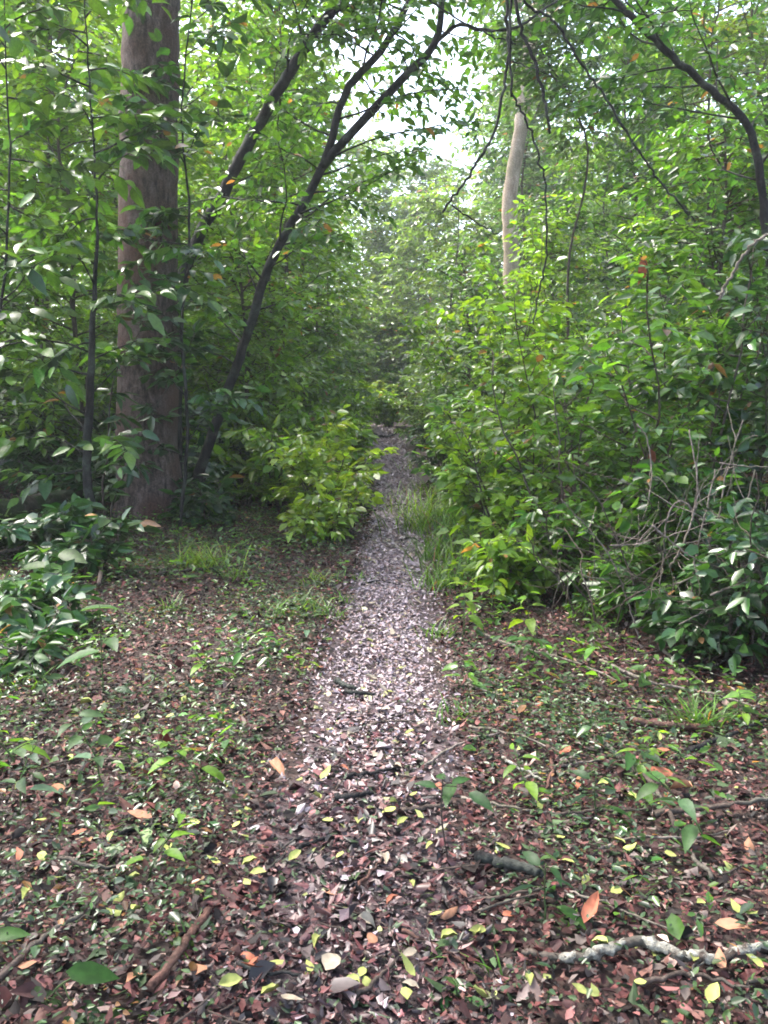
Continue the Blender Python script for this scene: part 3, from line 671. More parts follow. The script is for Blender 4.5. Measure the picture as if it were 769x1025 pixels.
seedling(601, (452, 872), 'slim seedling with a dark stem and drooping leaves on the right edge of the path', [(449, 792, 40, 250), (482, 800, 36, -50), (426, 784, 26, 170), (462, 780, 24, 20), (440, 776, 22, 120)], cols=(DARK, MID, .5), bark='brown')
seedling(602, (104, 700), 'seedling with broad dull leaves on the dark litter below the thick old trunk', [(100, 606, 42, 10), (76, 656, 48, 200), (112, 642, 36, 300), (124, 690, 24, 340), (92, 628, 30, 120)], cols=(DARK, MID, .8))
seedling(603, (62, 612), 'seedling with one pale leaf hanging, on the litter before the mossy log', [(52, 570, 34, 262), (72, 556, 36, 335), (66, 574, 26, 300), (30, 566, 34, 170), (44, 548, 30, 110)], cols=(DARK, MID, .9), ratio=.5)
seedling(604, (700, 668), 'seedling with one big pale leaf leaning out of the dark right hollow', [(698, 628, 36, 200), (672, 640, 26, 250), (720, 610, 34, 20), (736, 640, 30, 330)], cols=(GREY, GREY, .5), ratio=.5)
seedling(605, (641, 782), 'two leaved seedling, leaves hanging like a tent, beside the reddish broken branch', [(631, 760, 30, 250), (652, 756, 30, 300)], cols=(DARK, MID, .4))
seedling(606, (646, 702), 'small seedling with pale round leaves above the reddish broken branch', [(645, 682, 24, 240), (636, 668, 20, 150), (654, 706, 20, 10), (660, 690, 16, 60)], cols=(MID, GREY, .8), ratio=.6)
seedling(607, (742, 726), 'low seedling with fresh green leaves at the right edge of the litter', [(740, 694, 34, 175), (758, 712, 40, 20), (726, 735, 30, 200), (752, 745, 32, 300)], cols=(MID, BRIGHT, .3))
seedling(608, (458, 1012), 'dark leaved seedling at the bottom of the path', [(446, 1000, 34, 260), (468, 990, 34, 15), (480, 1004, 30, 320), (452, 980, 26, 120)], cols=(DARK, MID, .4))
seedling(609, (40, 1012), 'broad leaved seedling lying low in the near left corner', [(42, 1003, 52, 165), (100, 1014, 66, 350), (94, 974, 60, 5)], cols=(MID, DARK, .5), ratio=.4)
seedling(610, (2, 960), 'seedling with a shining green leaf at the left border', [(10, 934, 44, 10), (-14, 944, 40, 160)], cols=(MID, BRIGHT, .3))
seedling(611, (130, 812), 'low seedling with a dull green leaf left of the path', [(130, 797, 34, 185), (146, 800, 22, 20), (118, 812, 22, 230)], cols=(MID, DARK, .5))

def sprout(seed, loc, label, h, n, L, cols, mat='soft', group=None, ratio=.45, lean=(0, 0), name='seedling'):
    rng = SEED(seed); root = thing(name, label, 'seedling', loc, group)
    st = wander(rng, [0, 0, -.02], np.array([rng.normal() * .2 + lean[0], rng.normal() * .2 + lean[1], 1]), h, 9, .12)
    Tubes().add(st, np.linspace(.0022 + .006 * h, .0015, 10), 6).build('stem', M['green_stem'], root)
    for k in range(n):
        t = .3 + .7 * (k + .5) / n; p, td = at(st, t); az = k * 2.4 + rng.normal() * .4
        l = L * (.65 + .6 * rng.random()) * (1.15 - .5 * t); dr = np.array([cos(az), sin(az), .35 - .5 * rng.random() + .5 * t - .3])
        q = p + unit(dr + UP * .3) * l * .3
        o = link('leaf', leaf_mesh('leaf', [q], [dr], [np.array([-cos(az) * .2, -sin(az) * .2, 1]) + rng.normal(size=3) * .3], l, l * ratio, leaf_cols(rng, 1, *cols, .15, 0), .3 + .2 * rng.random(), .12, T_FINE, 1.3, .01), M[mat], root)
        Tubes().add(np.array([p, (p + q) / 2 + UP * .05 * l, q + unit(dr) * l * .04]), .0012 + .0015 * h, 4).build('petiole', M['green_stem'], root)
    return root
for a in [
    (612, (462, 642), 'tall lime seedling nearest the path before the right thicket', .42, 11, .15, (LIME, BRIGHT, .4), 'soft'),
    (613, (490, 620), 'lime seedling behind the tallest one before the right thicket', .6, 13, .15, (LIME, BRIGHT, .5), 'soft'),
    (614, (530, 640), 'bright seedling before the dark foot of the right thicket', .34, 9, .14, (BRIGHT, LIME, .5), 'soft'),
    (615, (472, 695), 'low seedling with dark drooping leaves just right of the path', .2, 6, .12, (MID, BRIGHT, .4), 'leaf'),
    (616, (306, 668), 'small fresh seedling beside the pale fallen stick', .14, 6, .08, (BRIGHT, LIME, .5), 'soft'),
    (617, (560, 664), 'pale green seedling on the litter between path and dark hollow', .25, 7, .11, (MID, LIME, .6), 'leaf'),
    (618, (18, 650), 'tangled seedling with mid green leaves at the left border', .45, 10, .16, (MID, DARK, .6), 'leaf'),
    (619, (585, 750), 'low seedling with dull leaves amid the pale twigs right of the path', .16, 6, .10, (DARK, MID, .8), 'leaf'),
    (620, (450, 600), 'lime seedling on the path edge where the right verge grass begins', .4, 10, .13, (LIME, BRIGHT, .4), 'soft'),
    (621, (365, 520), 'lime seedling on the left path edge under the verge shrubs', .4, 10, .14, (LIME, BRIGHT, .4), 'soft'),
    (622, (340, 548), 'bright seedling on the left before the verge shrubs', .4, 10, .14, (BRIGHT, LIME, .4), 'soft')]:
    sprout(a[0], G(*a[1]), *a[2:7], mat=a[7])
def sprouts():
    rng = SEED(640); prot = {}
    for side, n, lab in ((1, 18, 'small green seedling sprouting from the litter right of the path'), (-1, 26, 'small green seedling sprouting from the litter left of the path')):
        ps = []
        for k in range(n):
            for _ in range(50):
                y = 2.2 + 6.0 * rng.random(); x = side * (.35 + (.46 * y) * rng.random()) + pathx(y) * .5
                if abs(x - pathx(y)) > halfw(y) + .12 and not (x > .7 and y > 5.6): break
            loc = on_ground(x, y)
            if k < 4: ps.append(sprout(650 + k + (10 if side > 0 else 0), loc, lab, .12 + .07 * k, 5 + k, .075 + .012 * k, [(MID, BRIGHT, .6), (DARK, MID, .7), (BRIGHT, LIME, .4), (MID, GREY, .7)][k], group='small seedlings ' + ('right' if side > 0 else 'left') + ' of the path'))
            else: dup(ps[k % 4], loc, rng.random() * 6.28, .7 + .6 * rng.random())
sprouts()

# ------------------------------------------------------------------ grass tufts
def grass_tuft(seed, px, py, label, hpx, wpx, n=40, cols=(MID, BRIGHT, .6), group=None, wide=.05):
    rng = SEED(seed); b = G(px, py); Y = b[1]; h = hpx * Y / FPX; w = wpx * Y / FPX
    p = np.c_[rng.normal(size=n) * w * .35, rng.normal(size=n) * w * .3, np.zeros(n) - .01]
    az = rng.random(n) * 2 * pi; o = .25 + .45 * rng.random(n)
    dr = np.c_[np.cos(az) * o, np.sin(az) * o, np.ones(n)]
    nr = np.c_[-np.cos(az), -np.sin(az), o]
    me = leaf_mesh('grass_tuft', p, dr, nr, h * (.5 + .7 * rng.random(n)), .007 + .012 * h * (wide / .05) + np.zeros(n), leaf_cols(rng, n, *cols, .3), .35 + .25 * rng.random(n), 0, T_BLADE)
    o_ = link('grass_tuft', me, M['grass']); o_.location = b; tag(o_, label, 'grass', group)
for i, a in enumerate([
    (280, 618, 'grass tuft left of the path, leftmost of the little row', 30, 34), (303, 612, 'grass tuft in the middle of the little row left of the path', 30, 34),
    (325, 618, 'grass tuft in the little row beside the left edge of the path', 28, 30), (318, 586, 'bright grass tuft just behind the little row left of the path', 24, 30),
    (352, 582, 'small grass tuft touching the left edge of the path behind the little row', 16, 26), (340, 606, 'thin grass tuft at the right end of the little row', 20, 22),
    (457, 722, 'short upright grass tuft on the right edge of the path', 30, 26), (168, 612, 'short grass tuft alone on the litter right of the thick trunk', 24, 16),
    (200, 570, 'long pale grass blades at the foot of the leaning stem', 40, 40), (236, 580, 'low grass tuft under the lime verge shrubs', 26, 30),
    (425, 530, 'soft pale grass tuft on the right verge behind the lush one', 44, 40), (440, 560, 'lush grass tuft on the right edge of the path before the thicket', 46, 44),
    (428, 495, 'pale grass tuft on the right edge of the path, far along', 28, 36), (470, 545, 'dark lush grass tuft under the right thicket nearest the path', 54, 56), (505, 560, 'dark lush grass tuft in the middle of the right thicket foot', 54, 54),
    (545, 575, 'dark lush grass tuft farthest into the right thicket foot', 54, 50), (485, 520, 'grass tuft behind the dark lush ones of the right thicket', 50, 50), (392, 420, 'bright grass tuft in the gap where the path ends', 18, 40),
    (700, 730, 'arching wide grass blades before the dark hollow on the right', 44, 30), (375, 955, 'few grass blades at the bottom middle of the path', 20, 26), (186, 950, 'thin grass tuft in the near left litter', 40, 16),
    (150, 1018, 'fresh grass tuft in the near left corner', 40, 20), (52, 905, 'small grass tuft on the near left litter below the border seedling', 34, 24), (425, 960, 'thin grass tuft on the near right edge of the path', 34, 14),
    (430, 900, 'wispy grass tuft by the dark log chunk', 30, 24), (575, 930, 'thin grass tuft behind the lichen covered branch', 30, 18), (505, 985, 'grass tuft in front of the brown end of the lichen branch', 40, 24),
    (640, 900, 'wispy grass tuft in the middle of the near right litter', 34, 30), (265, 920, 'spreading grass tuft on the near left edge of the path', 24, 30), (440, 640, 'grass tuft beside the tall lime seedling', 30, 24),
    (436, 515, 'low pale grass tuft on the right verge between soft tuft and thicket', 40, 60), (455, 530, 'wide grass tuft filling the right verge before the thicket', 50, 70), (470, 575, 'lush grass tuft at the front corner of the right thicket', 54, 60),
    (420, 470, 'pale tiny grass tuft on the right verge, last along the path', 20, 36), (445, 590, 'spiky grass tuft on the right path edge beside the lime seedlings', 40, 40),
    (600, 620, 'shaded grass tuft below the bare grey twigs', 30, 40), (20, 690, 'shaded grass tuft at the left border', 34, 40), (370, 500, 'fine grass tuft on the left edge of the path, far along', 20, 30)]):
    grass_tuft(700 + i, *a, n=12 if a[1] > 880 else 44 if a[3] < 40 else 130, cols=(BRIGHT, LIME, .6) if 'pale' in a[2] or 'soft' in a[2] or 'bright' in a[2] else (MID, BRIGHT, .8))

# ------------------------------------------------------------------ sticks, branches and logs
def stick(seed, pix, label, r, mat='brown', name='stick', cat='stick', lift=.036, jit=.003, taper=.5, sides=7, group=None, rough=.06):
    r *= 1.3; rng = SEED(seed); pts = np.array([G(*p) for p in pix]); pts[:, 2] += lift + r * .6
    b = pts[0].copy(); q = smooth_line(pts - b, max(10, 5 * len(pts)), rng, jit)
    o = Tubes().add(q, r * np.linspace(1, taper, len(q)), sides, rough, rng).build(name, M[mat]); o.location = b
    return tag(o, label, cat, group)
stick(801, [(478, 872), (500, 876), (522, 883), (542, 888)], 'short dark rotten log chunk on the right edge of the path', .015, 'dark', 'log', 'log', taper=.7, sides=10)
stick(802, [(634, 731), (660, 735), (690, 737), (714, 741)], 'reddish broken branch lying before the dark hollow on the right', .014, 'red', 'branch', 'branch', taper=.9, sides=9)
stick(803, [(602, 750), (625, 772), (650, 792), (668, 822), (685, 856), (712, 892)], 'long bent brown stem snaking across the right litter', .009, 'brown', taper=.6)
stick(804, [(655, 826), (700, 820), (740, 815), (790, 808)], 'straight pale ended stick at the right border', .010, 'brown')
stick(805, [(462, 808), (510, 818), (560, 826), (592, 829)], 'long thin grey stick lying right of the slim seedling', .005, 'twig')
stick(806, [(556, 826), (600, 822), (648, 820)], 'thin grey stick meeting the bent brown stem', .006, 'brown')
stick(807, [(337, 689), (345, 694), (356, 698)], 'short black stick on the path, upper of a touching pair', .014, 'dark')
stick(808, [(346, 700), (360, 702), (376, 702)], 'short black stick on the path, lower of a touching pair', .010, 'dark')
stick(809, [(335, 809), (352, 808), (374, 804)], 'short straight black stick across the path', .011, 'dark')
stick(810, [(346, 787), (375, 783), (402, 777)], 'thin dark stick on the path behind the short straight one', .008, 'dark')
stick(811, [(402, 823), (425, 820), (452, 813)], 'dark crooked stick by the foot of the slim seedling', .010, 'brown')
stick(812, [(233, 671), (250, 661), (268, 655), (292, 647)], 'pale curved stick on the litter left of the path', .008, 'twig')
stick(813, [(-6, 1002), (30, 966), (56, 944), (96, 922)], 'crooked brown stick in the near left corner', .008, 'brown')
stick(814, [(352, 1014), (380, 992), (406, 964)], 'dark stick at the bottom middle of the path', .006, 'brown')
stick(815, [(402, 944), (432, 958), (462, 976), (488, 1010)], 'thin reddish stick crossing the near right edge of the path', .005, 'red')
stick(816, [(374, 437), (384, 440), (394, 438), (406, 431)], 'dark bent stick lying across the far end of the path', .035, 'dark', jit=.02, lift=.06)
stick(817, [(503, 768), (520, 778), (545, 791)], 'thin whitish stick on the litter right of the path', .006, 'lichen')
stick(818, [(130, 771), (90, 768), (50, 776), (18, 796)], 'thin dark stick curving along the left litter', .005, 'brown')
stick(819, [(150, 1006), (175, 975), (196, 945), (210, 925)], 'reddish strip of bark in the near left litter', .010, 'red', taper=.8)
stick(820, [(240, 978), (262, 988), (300, 990)], 'dark twig beside the orange leaves on the near path', .006, 'dark')
stick(821, [(548, 750), (552, 775), (547, 800)], 'reddish brown stick pointing away on the right litter', .008, 'red')
stick(822, [(570, 905), (600, 915), (650, 935), (700, 950)], 'fine pale twig behind the lichen covered branch', .004, 'twig')
stick(823, [(120, 845), (150, 838), (178, 842)], 'short dark stick on the near left litter', .008, 'dark')
stick(824, [(150, 580), (190, 576), (240, 572)], 'thin brown stick in front of the foot of the leaning stem', .012, 'brown')
stick(825, [(470, 915), (520, 905), (570, 897)], 'thin brown stick behind the large orange leaf', .005, 'brown')
stick(826, [(455, 690), (490, 700), (520, 712)], 'grey twig right of the path by the grass tuft', .005, 'twig')
stick(827, [(470, 735), (520, 745), (580, 770)], 'long grey twig across the right litter', .005, 'twig')
stick(828, [(580, 700), (620, 715), (660, 718)], 'brown twig above the reddish broken branch', .006, 'brown')
stick(829, [(690, 760), (730, 745), (775, 725)], 'dark slanting stick at the right border under the hollow', .010, 'dark')
stick(830, [(400, 545), (412, 542), (420, 546)], 'small dark stick on the path, far along', .010, 'dark')

for k, (pix, lab, r, mt) in enumerate([
    ([(300, 860), (330, 850), (352, 856)], 'dark crooked twig on the near path, left half', .006, 'dark'),
    ([(352, 905), (372, 884), (384, 868)], 'reddish twig slanting on the near path', .005, 'red'),
    ([(425, 775), (462, 752), (500, 742)], 'pale grey twig behind the slim seedling', .005, 'twig'),
    ([(520, 790), (560, 776), (610, 770), (640, 776)], 'long pale twig amid the right litter', .005, 'twig'),
    ([(600, 860), (640, 848), (690, 850), (730, 842)], 'long pale twig crossing the bent brown stem', .005, 'twig'),
    ([(480, 640), (520, 655), (570, 668), (620, 690)], 'grey twig at the foot of the right thicket', .008, 'twig'),
    ([(600, 668), (650, 690), (700, 700), (760, 716)], 'grey twig in the shadow before the dark hollow', .008, 'twig'),
    ([(660, 655), (700, 690), (725, 730)], 'brown twig poking out of the dark hollow', .008, 'brown'),
    ([(362, 590), (380, 586), (398, 590)], 'dark twig across the middle of the path', .008, 'dark'),
    ([(388, 510), (402, 508), (414, 511)], 'dark twig across the narrow far part of the path', .012, 'dark'),
    ([(352, 640), (366, 634), (380, 636)], 'short brown twig on the left half of the path', .007, 'brown'),
    ([(200, 720), (236, 706), (262, 710)], 'brown twig on the litter below the pale curved stick', .006, 'brown'),
    ([(60, 870), (100, 880), (150, 872)], 'brown twig among the yellow leaves at the near left', .006, 'brown'),
    ([(640, 1000), (690, 990), (750, 1004)], 'brown twig in front of the lichen covered branch', .006, 'brown')]):
    stick(870 + k, pix, lab, r, mt, 'twig', 'twig')

# lichen branch at the lower right
def lichen_branch():
    rng = SEED(840); pix = [(522, 967), (548, 972), (577, 975), (606, 966), (636, 958), (662, 965), (690, 974), (722, 974), (750, 966), (790, 958)]
    pts = np.array([G(*p) for p in pix]); pts[:, 2] += .045; b = pts[0].copy()
    root = thing('fallen_branch', 'crooked fallen branch crusted with whitish lichen at the lower right', 'branch', b)
    q = smooth_line(pts - b, 60, rng, .0025); rr = np.interp(np.linspace(0, 1, 60), [0, .1, .25, .5, 1], [.006, .010, .013, .0135, .012])
    Tubes().add(q, rr, 9, .08, rng).build('bark', M['brown'], root)
    for lo, hi in ((9, 15), (14, 25), (27, 39), (38, 46), (47, 59)):
        k = q[lo:hi] + UP * .002; n = hi - lo
        Tubes().add(k, (rr[lo:hi] + .0018) * np.sin(np.linspace(.35, pi - .35, n)) ** .35, 10, .16, rng).build('lichen', M['lichen'], root)
lichen_branch()

def log(seed, ends, r, label, mat, name='log', cat='log', bend=.05, sides=18, rough=.05):
    rng = SEED(seed); a, b = [np.asarray(e, float) for e in ends]; m = (a + b) / 2 + rng.normal(size=3) * bend
    q = smooth_line([np.zeros(3), m - a, b - a], 22, rng, .006)
    o = Tubes().add(q, r * np.linspace(1, .82, 22), sides, rough, rng).build(name, M[mat]); o.location = a
    return tag(o, label, cat)
def gl(px, py, up): p = G(px, py); p[2] += up; return p
log(851, (gl(-60, 545, .16), gl(92, 512, .22)), .13, 'mossy fallen log lying at the left, below the thin dark sapling', 'moss')
log(852, (gl(-40, 562, .08), gl(50, 545, .12)), .05, 'thin broken limb in front of the mossy fallen log', 'twig')
log(853, (gl(-60, 500, .42), gl(58, 492, .42)), .24, 'weathered grey fallen trunk behind the mossy log', 'stone')
stick(855, [(-8, 566), (40, 552), (92, 532)], 'thin dead stick slanting over the litter at the left border', .012, 'twig', lift=.08)
stick(856, [(14, 520), (60, 540), (128, 556)], 'brown dead stick crossing in front of the mossy log', .014, 'brown', lift=.1)
stick(857, [(100, 600), (106, 560), (122, 520)], 'broken dead stick leaning toward the foot of the thick old trunk', .014, 'brown', lift=.1)
stick(858, [(60, 548), (104, 540), (150, 548)], 'pale dead stick on the litter before the thick old trunk', .010, 'twig', lift=.05)
stick(854, [(10, 440), (20, 470), (34, 510)], 'dark limb leaning against the weathered grey trunk', .03, 'dark', lift=.25)

# ------------------------------------------------------------------ lianas hanging over the path
def vine(seed, pix, Y, label, r0, r1, mat='dark', subs=(), leafy=0, name='liana'):
    rng = SEED(seed); pts = np.array([P(a, b, Y) for a, b in pix]); b = pts[0].copy()
    root = thing(name, label, 'liana', b)
    q = smooth_line(pts - b, 8 * len(pix), rng, .006)
    Tubes().add(q, np.linspace(r0, r1, len(q)), 7, .06, rng).build('stem', M[mat], root)
    for s in subs:
        p = np.array([P(a, c, Y + .05) for a, c in s]) - b
        Tubes().add(smooth_line(p, 16, rng, .005), np.linspace(r1 * .9, r1 * .4, 16), 5).build('side_shoot', M[mat], root)
    if leafy:
        lv = Leaves(); lv.along(rng, q, leafy, .25, droop=.5)
        link('foliage', lv.mesh(rng, .10, .045, (MID, BRIGHT, .6)), M['leaf'], root)
vine(901, [(506, -170), (507, -20), (509, 40), (506, 80), (495, 130), (470, 175), (443, 213)], 6.4, 'thick hanging liana curving down to the left over the path', .014, .009, subs=[[(452, 205), (475, 222), (502, 236)]])
vine(902, [(512, -150), (511, -10), (512, 85), (514, 98), (531, 130), (545, 180), (547, 250), (540, 290), (534, 325)], 6.2, 'long thin liana hanging straight down over the right verge', .010, .006, subs=[[(513, 62), (532, 68), (553, 76)]])
vine(903, [(505, -80), (520, 20), (535, 62), (545, 100), (551, 134)], 6.0, 'short stiff liana ending in mid air, right of the other hanging lianas', .013, .010)
vine(904, [(500, -40), (530, 5), (556, 22), (586, 70), (608, 100), (632, 140), (656, 175), (690, 216)], 6.0, 'liana slanting from the top middle down to the right thicket', .010, .007)
vine(905, [(610, -20), (640, 13), (668, 11), (700, 9)], 6.0, 'thin level liana near the top right, under the arching trunk', .007, .004)
vine(906, [(720, 300), (735, 270), (752, 245), (775, 232)], 5.2, 'pale liana twisting up the right edge before the arching trunk', .010, .008, 'twig')
vine(907, [(420, -30), (430, 0), (480, 30), (516, 44)], 6.6, 'thin liana joining the fork of the leaning tree with the hanging lianas', .008, .006)

# ------------------------------------------------------------------ bare twig thicket on the right
def bare_bush():
    rng = SEED(950); b = G(684, 660); Y0 = b[1]; root = thing('bare_bush', 'bare tangle of grey twigs in front of the right thicket', 'bush', b)
    lines = [([(671, 568), (684, 545), (695, 512), (698, 480), (690, 430)], .010, 0), ([(653, 526), (672, 542), (690, 556), (710, 569)], .009, -.2), ([(611, 546), (636, 545), (662, 537)], .006, -.1),
             ([(677, 584), (700, 577), (728, 571), (754, 565)], .007, -.15), ([(711, 596), (735, 586), (752, 574), (772, 554)], .010, -.25), ([(720, 463), (745, 467), (790, 467)], .007, .1),
             ([(638, 424), (648, 440), (652, 470), (650, 500)], .007, .3), ([(655, 510), (640, 490), (618, 480), (594, 474)], .005, .1), ([(695, 512), (680, 502), (668, 520), (664, 560), (660, 600), (664, 650)], .009, .2),
             ([(684, 645), (690, 610), (694, 575), (705, 520), (716, 470)], .011, .1), ([(715, 650), (722, 600), (718, 540), (726, 480), (744, 420)], .010, .3), ([(640, 640), (628, 600), (612, 560), (590, 530), (562, 500)], .008, .2),
             ([(600, 600), (640, 575), (690, 548), (760, 528)], .005, 0), ([(560, 545), (600, 556), (640, 580), (668, 606)], .005, -.1), ([(740, 640), (748, 590), (742, 530), (756, 470)], .009, .1), ([(680, 625), (720, 606), (780, 590)], .006, -.2)]
    for pix, r, dy in lines:
        q = np.array([P(a, c, Y0 + dy + rng.normal() * .03) for a, c in pix]) - b
        q = smooth_line(q, 6 * len(pix), rng, .003); tb = Tubes().add(q, np.linspace(r * .75, r * .4, len(q)), 6, .05, rng)
        for _ in range(5):
            p, d = at(q, .15 + .8 * rng.random())
            tb.add(wander(rng, p, d + rng.normal(size=3) * .8, .15 + .3 * rng.random(), 6, .2), np.linspace(r * .4, r * .15, 7), 4)
        tb.build('twig', M['twig' if r > .0055 else 'brown'], root)
bare_bush()
rngb = SEED(955)
def twig_bush(seed, px, py, label, h, n):
    rng = SEED(seed); b = G(px, py); root = thing('bare_bush', label, 'bush', b)
    for k in range(n):
        q = wander(rng, rng.normal(size=3) * np.array([.12, .12, 0]), np.array([rng.normal() * .5, rng.normal() * .4, 1]), h * (.6 + .6 * rng.random()), 10, .18)
        tb = Tubes().add(q, np.linspace(.007, .003, 11), 5, .05, rng)
        for _ in range(7):
            p, d = at(q, .1 + .85 * rng.random()); tb.add(wander(rng, p, d * .6 + rng.normal(size=3), .2 + .35 * rng.random(), 6, .2), np.linspace(.003, .0012, 7), 4)
        tb.build('twig', M['brown'], root)
twig_bush(956, 620, 625, 'brown leafless twigs left of the grey tangle in the right thicket', 1.0, 7)
twig_bush(957, 745, 660, 'brown leafless twigs over the dark hollow at the right edge', 1.2, 8)

# ------------------------------------------------------------------ single fallen leaves that stand out
YEL, PAL, ORA, BRN, RED, GRN = (.24, .26, .075), (.25, .21, .155), (.23, .08, .045), (.24, .12, .07), (.20, .05, .03), (.16, .22, .10)
def fallen(kind, base, L, ratio, label, group, spots, seed, curl=.3):
    rng = SEED(seed); protos = []
    for k in range(9):
        me = leaf_mesh('fallen_leaf', [[-.5, 0, 0]], [[1, 0, .02]], [[rng.normal() * .15, rng.normal() * .15, 1]], 1.0, ratio * (.85 + .3 * rng.random()),
                       np.array(base)[None] * np.exp(rng.normal() * .18), rng.normal() * curl, rng.normal() * .3 + .1, T_FINE, 1.12, .022)
        protos.append(me)
    for i, s in enumerate(spots):
        px, py = s[0], s[1]; p = G(px, py); Y = p[1]
        o = link('fallen_leaf', protos[i % 9], M['litter']); o.location = p + UP * .052
        ln = (s[2] if len(s) > 2 else L) * Y / FPX
        o.scale = (ln,) * 3; o.rotation_euler = (rng.normal() * .2, rng.normal() * .2, R(s[3]) if len(s) > 3 else rng.random() * 6.28)
        tag(o, label if len(s) < 5 else s[4], 'leaf', group if len(s) < 5 else None)
fallen('y', YEL, 16, .6, 'small yellow green fallen leaf on the litter left of the path', 'yellow fallen leaves left of the path',
       [(41, 836), (27, 912), (62, 892, 20), (133, 895, 17), (119, 912, 17), (115, 929, 17), (137, 927), (195, 836), (236, 838, 12), (215, 877, 14), (170, 867), (43, 871), (88, 992, 24), (38, 625, 10), (25, 626, 9), (88, 713, 14), (94, 725), (30, 750, 12), (138, 730, 12), (136, 743, 10), (169, 726, 12), (165, 656, 10), (185, 707, 10), (187, 760, 12), (70, 770, 10), (210, 740, 10), (240, 760, 10), (60, 690, 10), (20, 800, 13), (110, 850, 14), (230, 800, 10), (200, 905, 14)], 1001)
fallen('y', YEL, 16, .6, 'small yellow green fallen leaf lying on the footpath', 'yellow fallen leaves on the path',
       [(250, 880), (258, 891, 18), (248, 898), (265, 866, 15), (318, 960, 20), (310, 984, 18), (351, 999, 22), (362, 992, 16), (367, 1000, 16), (273, 1013, 22), (230, 1003, 24), (277, 980, 18), (325, 791), (317, 810, 12), (328, 834, 12), (395, 815, 14), (390, 826), (413, 805, 14), (403, 838, 13), (295, 873), (300, 792, 12), (409, 989, 20), (412, 900, 12), (340, 870, 12), (430, 860, 12), (350, 720, 9), (392, 700, 9), (370, 650, 7), (410, 745, 10), (330, 740, 9)], 1002)
fallen('y', YEL, 16, .6, 'small yellow green fallen leaf on the litter right of the path', 'yellow fallen leaves right of the path',
       [(450, 955, 20), (435, 930, 18), (478, 949, 20), (481, 1019, 24), (618, 856), (630, 861), (731, 880, 20), (503, 863), (443, 846, 14), (477, 950), (407, 1012, 20), (693, 978, 20), (712, 1020, 22), (568, 878, 14), (736, 923), (750, 928), (616, 909), (604, 796, 14), (632, 812, 14), (710, 691, 11), (675, 690, 9), (658, 750, 9), (540, 820, 12), (520, 760, 10), (560, 850, 12), (670, 870, 12), (600, 960, 18), (530, 1000, 16), (640, 1000, 20), (580, 1010, 18), (755, 985, 18), (700, 920, 14), (500, 700, 9), (540, 690, 8)], 1003)
fallen('p', PAL, 18, .55, 'pale cream dead leaf lying on the footpath', 'pale dead leaves on the path',
       [(369, 938, 24), (375, 765, 14), (385, 875, 18), (442, 846, 13), (409, 971, 20), (412, 1004, 20), (292, 1020, 28), (393, 640, 10), (372, 690, 13), (352, 745, 14), (405, 620, 9), (398, 780, 13), (345, 660, 11), (420, 735, 12), (385, 720, 12), (330, 705, 13), (372, 610, 9), (400, 590, 8), (410, 560, 7), (390, 545, 6), (360, 620, 9), (418, 610, 9)], 1004)
fallen('o', ORA, 20, .5, 'orange brown dead leaf lying on the litter', 'orange dead leaves on the litter',
       [(78, 844, 26), (254, 976, 26, 100), (250, 974, 22), (256, 990, 24), (565, 763, 20), (659, 785, 30), (117, 750, 14), (393, 916, 16), (440, 800, 14), (46, 586, 18), (660, 760, 20), (510, 930, 18), (150, 790, 16), (20, 870, 20), (540, 715, 12), (200, 690, 12), (575, 800, 18), (345, 780, 12), (320, 675, 10), (305, 640, 9)], 1005)
fallen('b', BRN, 30, .5, 'broad brown dead leaf on the near litter', 'broad brown dead leaves',
       [(279, 782, 28), (375, 953, 26), (731, 945, 34), (750, 858, 24), (720, 980, 30), (588, 700, 16), (140, 830, 30), (60, 800, 26), (200, 985, 34), (680, 800, 26), (330, 905, 24), (620, 880, 24), (450, 925, 26), (30, 985, 34)], 1006)
fallen('s', PAL, 40, .5, None, None, [(333, 979, 40, 70, 'largest cream dead leaf, lying upright on the near path')], 1007)
fallen('s', ORA, 30, .6, None, None, [(592, 933, 30, 40, 'large orange brown leaf behind the lichen branch')], 1008)
fallen('s', GRN, 30, .5, None, None, [(144, 853, 44, 300, 'pale green fallen leaf on the near left litter')], 1009)
fallen('s', (.20, .24, .15), 30, .5, None, None, [(111, 861, 34, 30, 'greyish ragged fallen leaf on the near left litter')], 1010)
fallen('s', BRN, 30, .3, None, None, [(148, 985, 62, 60, 'long curled reddish leaf standing in the near left litter')], 1011, .5)

# dead leaves caught in the foliage
def hanging(seed, px, py, Y, Lpx, label, col, az=250):
    rng = SEED(seed); p = P(px, py, Y); L = Lpx * Y / FPX
    o = link('dead_leaf', leaf_mesh('dead_leaf', [[0, 0, L / 2]], [[.15, .1, -1]], [[.3, -1, .2]], L, L * .42, np.array(col)[None], .3, .3, T_FINE, 1.1), M['litter']); o.location = p
    tag(o, label, 'leaf')
hanging(1021, 641, 272, 6.8, 28, 'rusty dead leaf hanging high in the right thicket', (.36, .10, .05))
hanging(1022, 650, 462, 5.9, 26, 'brown curled dead leaf hanging among the grey twigs', (.20, .07, .04))
hanging(1023, 163, 744, float(G(163, 758)[1]), 30, 'dark red dead leaf standing upright left of the path', (.14, .035, .025))
hanging(1024, 535, 525, 6.8, 20, 'pale brown dead leaf caught low in the right thicket', (.35, .18, .10))

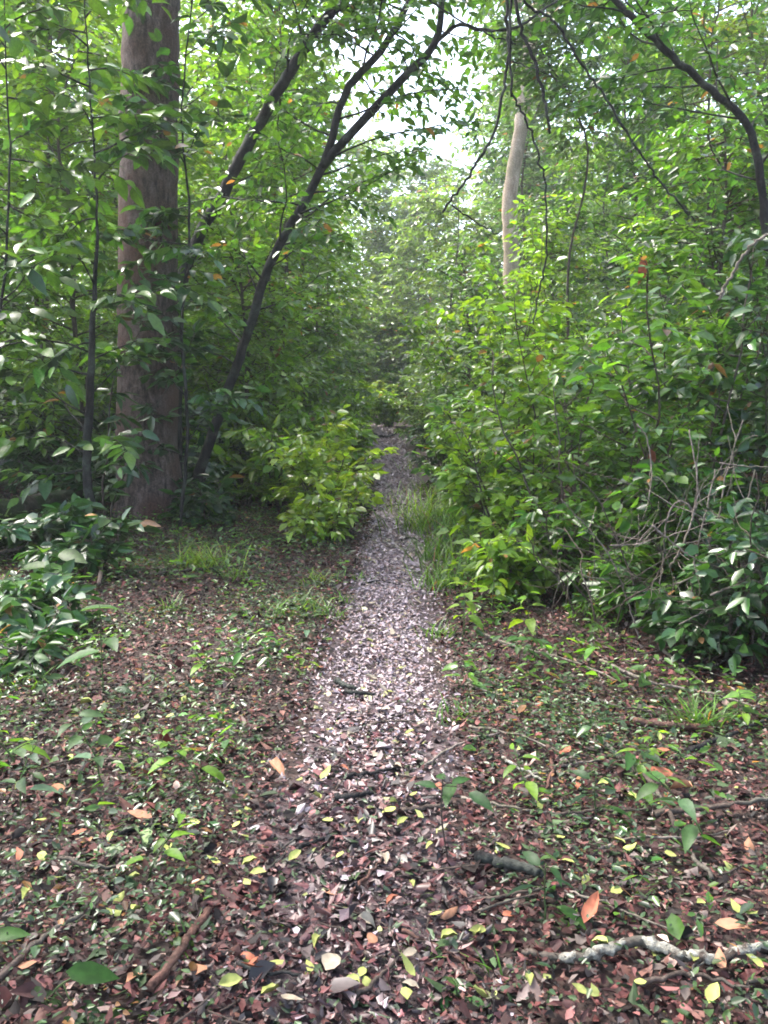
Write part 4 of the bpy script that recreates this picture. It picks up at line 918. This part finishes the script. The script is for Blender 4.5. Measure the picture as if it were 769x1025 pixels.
# ------------------------------------------------------------------ light, sky, camera
scene = bpy.context.scene
w = bpy.data.worlds.new('World'); scene.world = w; w.use_nodes = True
nt = w.node_tree; bg = nt.nodes['Background']
sky = nt.nodes.new('ShaderNodeTexSky'); sky.sky_type = 'NISHITA'; sky.sun_disc = False
SUN_EL, SUN_AZ = R(60), R(-52)
sky.sun_elevation = SUN_EL; sky.sun_rotation = SUN_AZ; sky.dust_density = 4; sky.air_density = 1.0; sky.ozone_density = 1.0
hs = nt.nodes.new('ShaderNodeHueSaturation'); hs.inputs['Saturation'].default_value = .85
nt.links.new(sky.outputs[0], hs.inputs['Color']); nt.links.new(hs.outputs[0], bg.inputs['Color'])
bg.inputs['Strength'].default_value = .15
sd = bpy.data.lights.new('overcast_sun', 'SUN'); sd.energy = 1.5; sd.angle = R(16); sd.color = (1, .96, .90)
so = bpy.data.objects.new('overcast_sun', sd); C.objects.link(so)
sv = np.array([sin(SUN_AZ) * cos(SUN_EL), cos(SUN_AZ) * cos(SUN_EL), sin(SUN_EL)])
from mathutils import Vector
so.rotation_euler = Vector(sv).to_track_quat('Z', 'Y').to_euler(); so.location = (0, 10, 30)

cd = bpy.data.cameras.new('camera'); cam = bpy.data.objects.new('camera', cd); C.objects.link(cam)
cam.location = (0, 0, CAMZ); cam.rotation_euler = (pi / 2 - PITCH, 0, 0)
cd.sensor_fit = 'VERTICAL'; cd.sensor_height = 24; cd.sensor_width = 18; cd.lens = 24 * FPX / 1025; cd.clip_start = .05; cd.clip_end = 500
scene.camera = cam
scene.view_settings.view_transform = 'Standard'; scene.view_settings.look = 'None'; scene.view_settings.gamma = 1
scene.view_settings.exposure = 2.7
scene.cycles.max_bounces = 7; scene.cycles.diffuse_bounces = 4; scene.cycles.transmission_bounces = 4; scene.cycles.glossy_bounces = 2
scene.cycles.use_denoising = True
scene.cycles.filter_width = 1.8

# ------------------------------------------------------------------ damp air between the trees
def haze():
    m, nt, out = new_mat('damp_air')
    v = N(nt, 'ShaderNodeVolumePrincipled'); v.inputs['Density'].default_value = .0014; v.inputs['Color'].default_value = (.93, .97, .97, 1); v.inputs['Anisotropy'].default_value = .3
    nt.links.new(v.outputs[0], out.inputs['Volume'])
    x0, x1, y0, y1, z0, z1 = -95, 95, -35, 165, -1.2, 24
    vs = [(x, y, z) for z in (z0, z1) for y in (y0, y1) for x in (x0, x1)]
    fs = [(0, 2, 3, 1), (4, 5, 7, 6), (0, 1, 5, 4), (2, 6, 7, 3), (0, 4, 6, 2), (1, 3, 7, 5)]
    tag(link('haze', faces_mesh('haze', vs, fs, False), m), 'thin damp haze hanging between the trees', 'haze', kind='stuff')
haze()
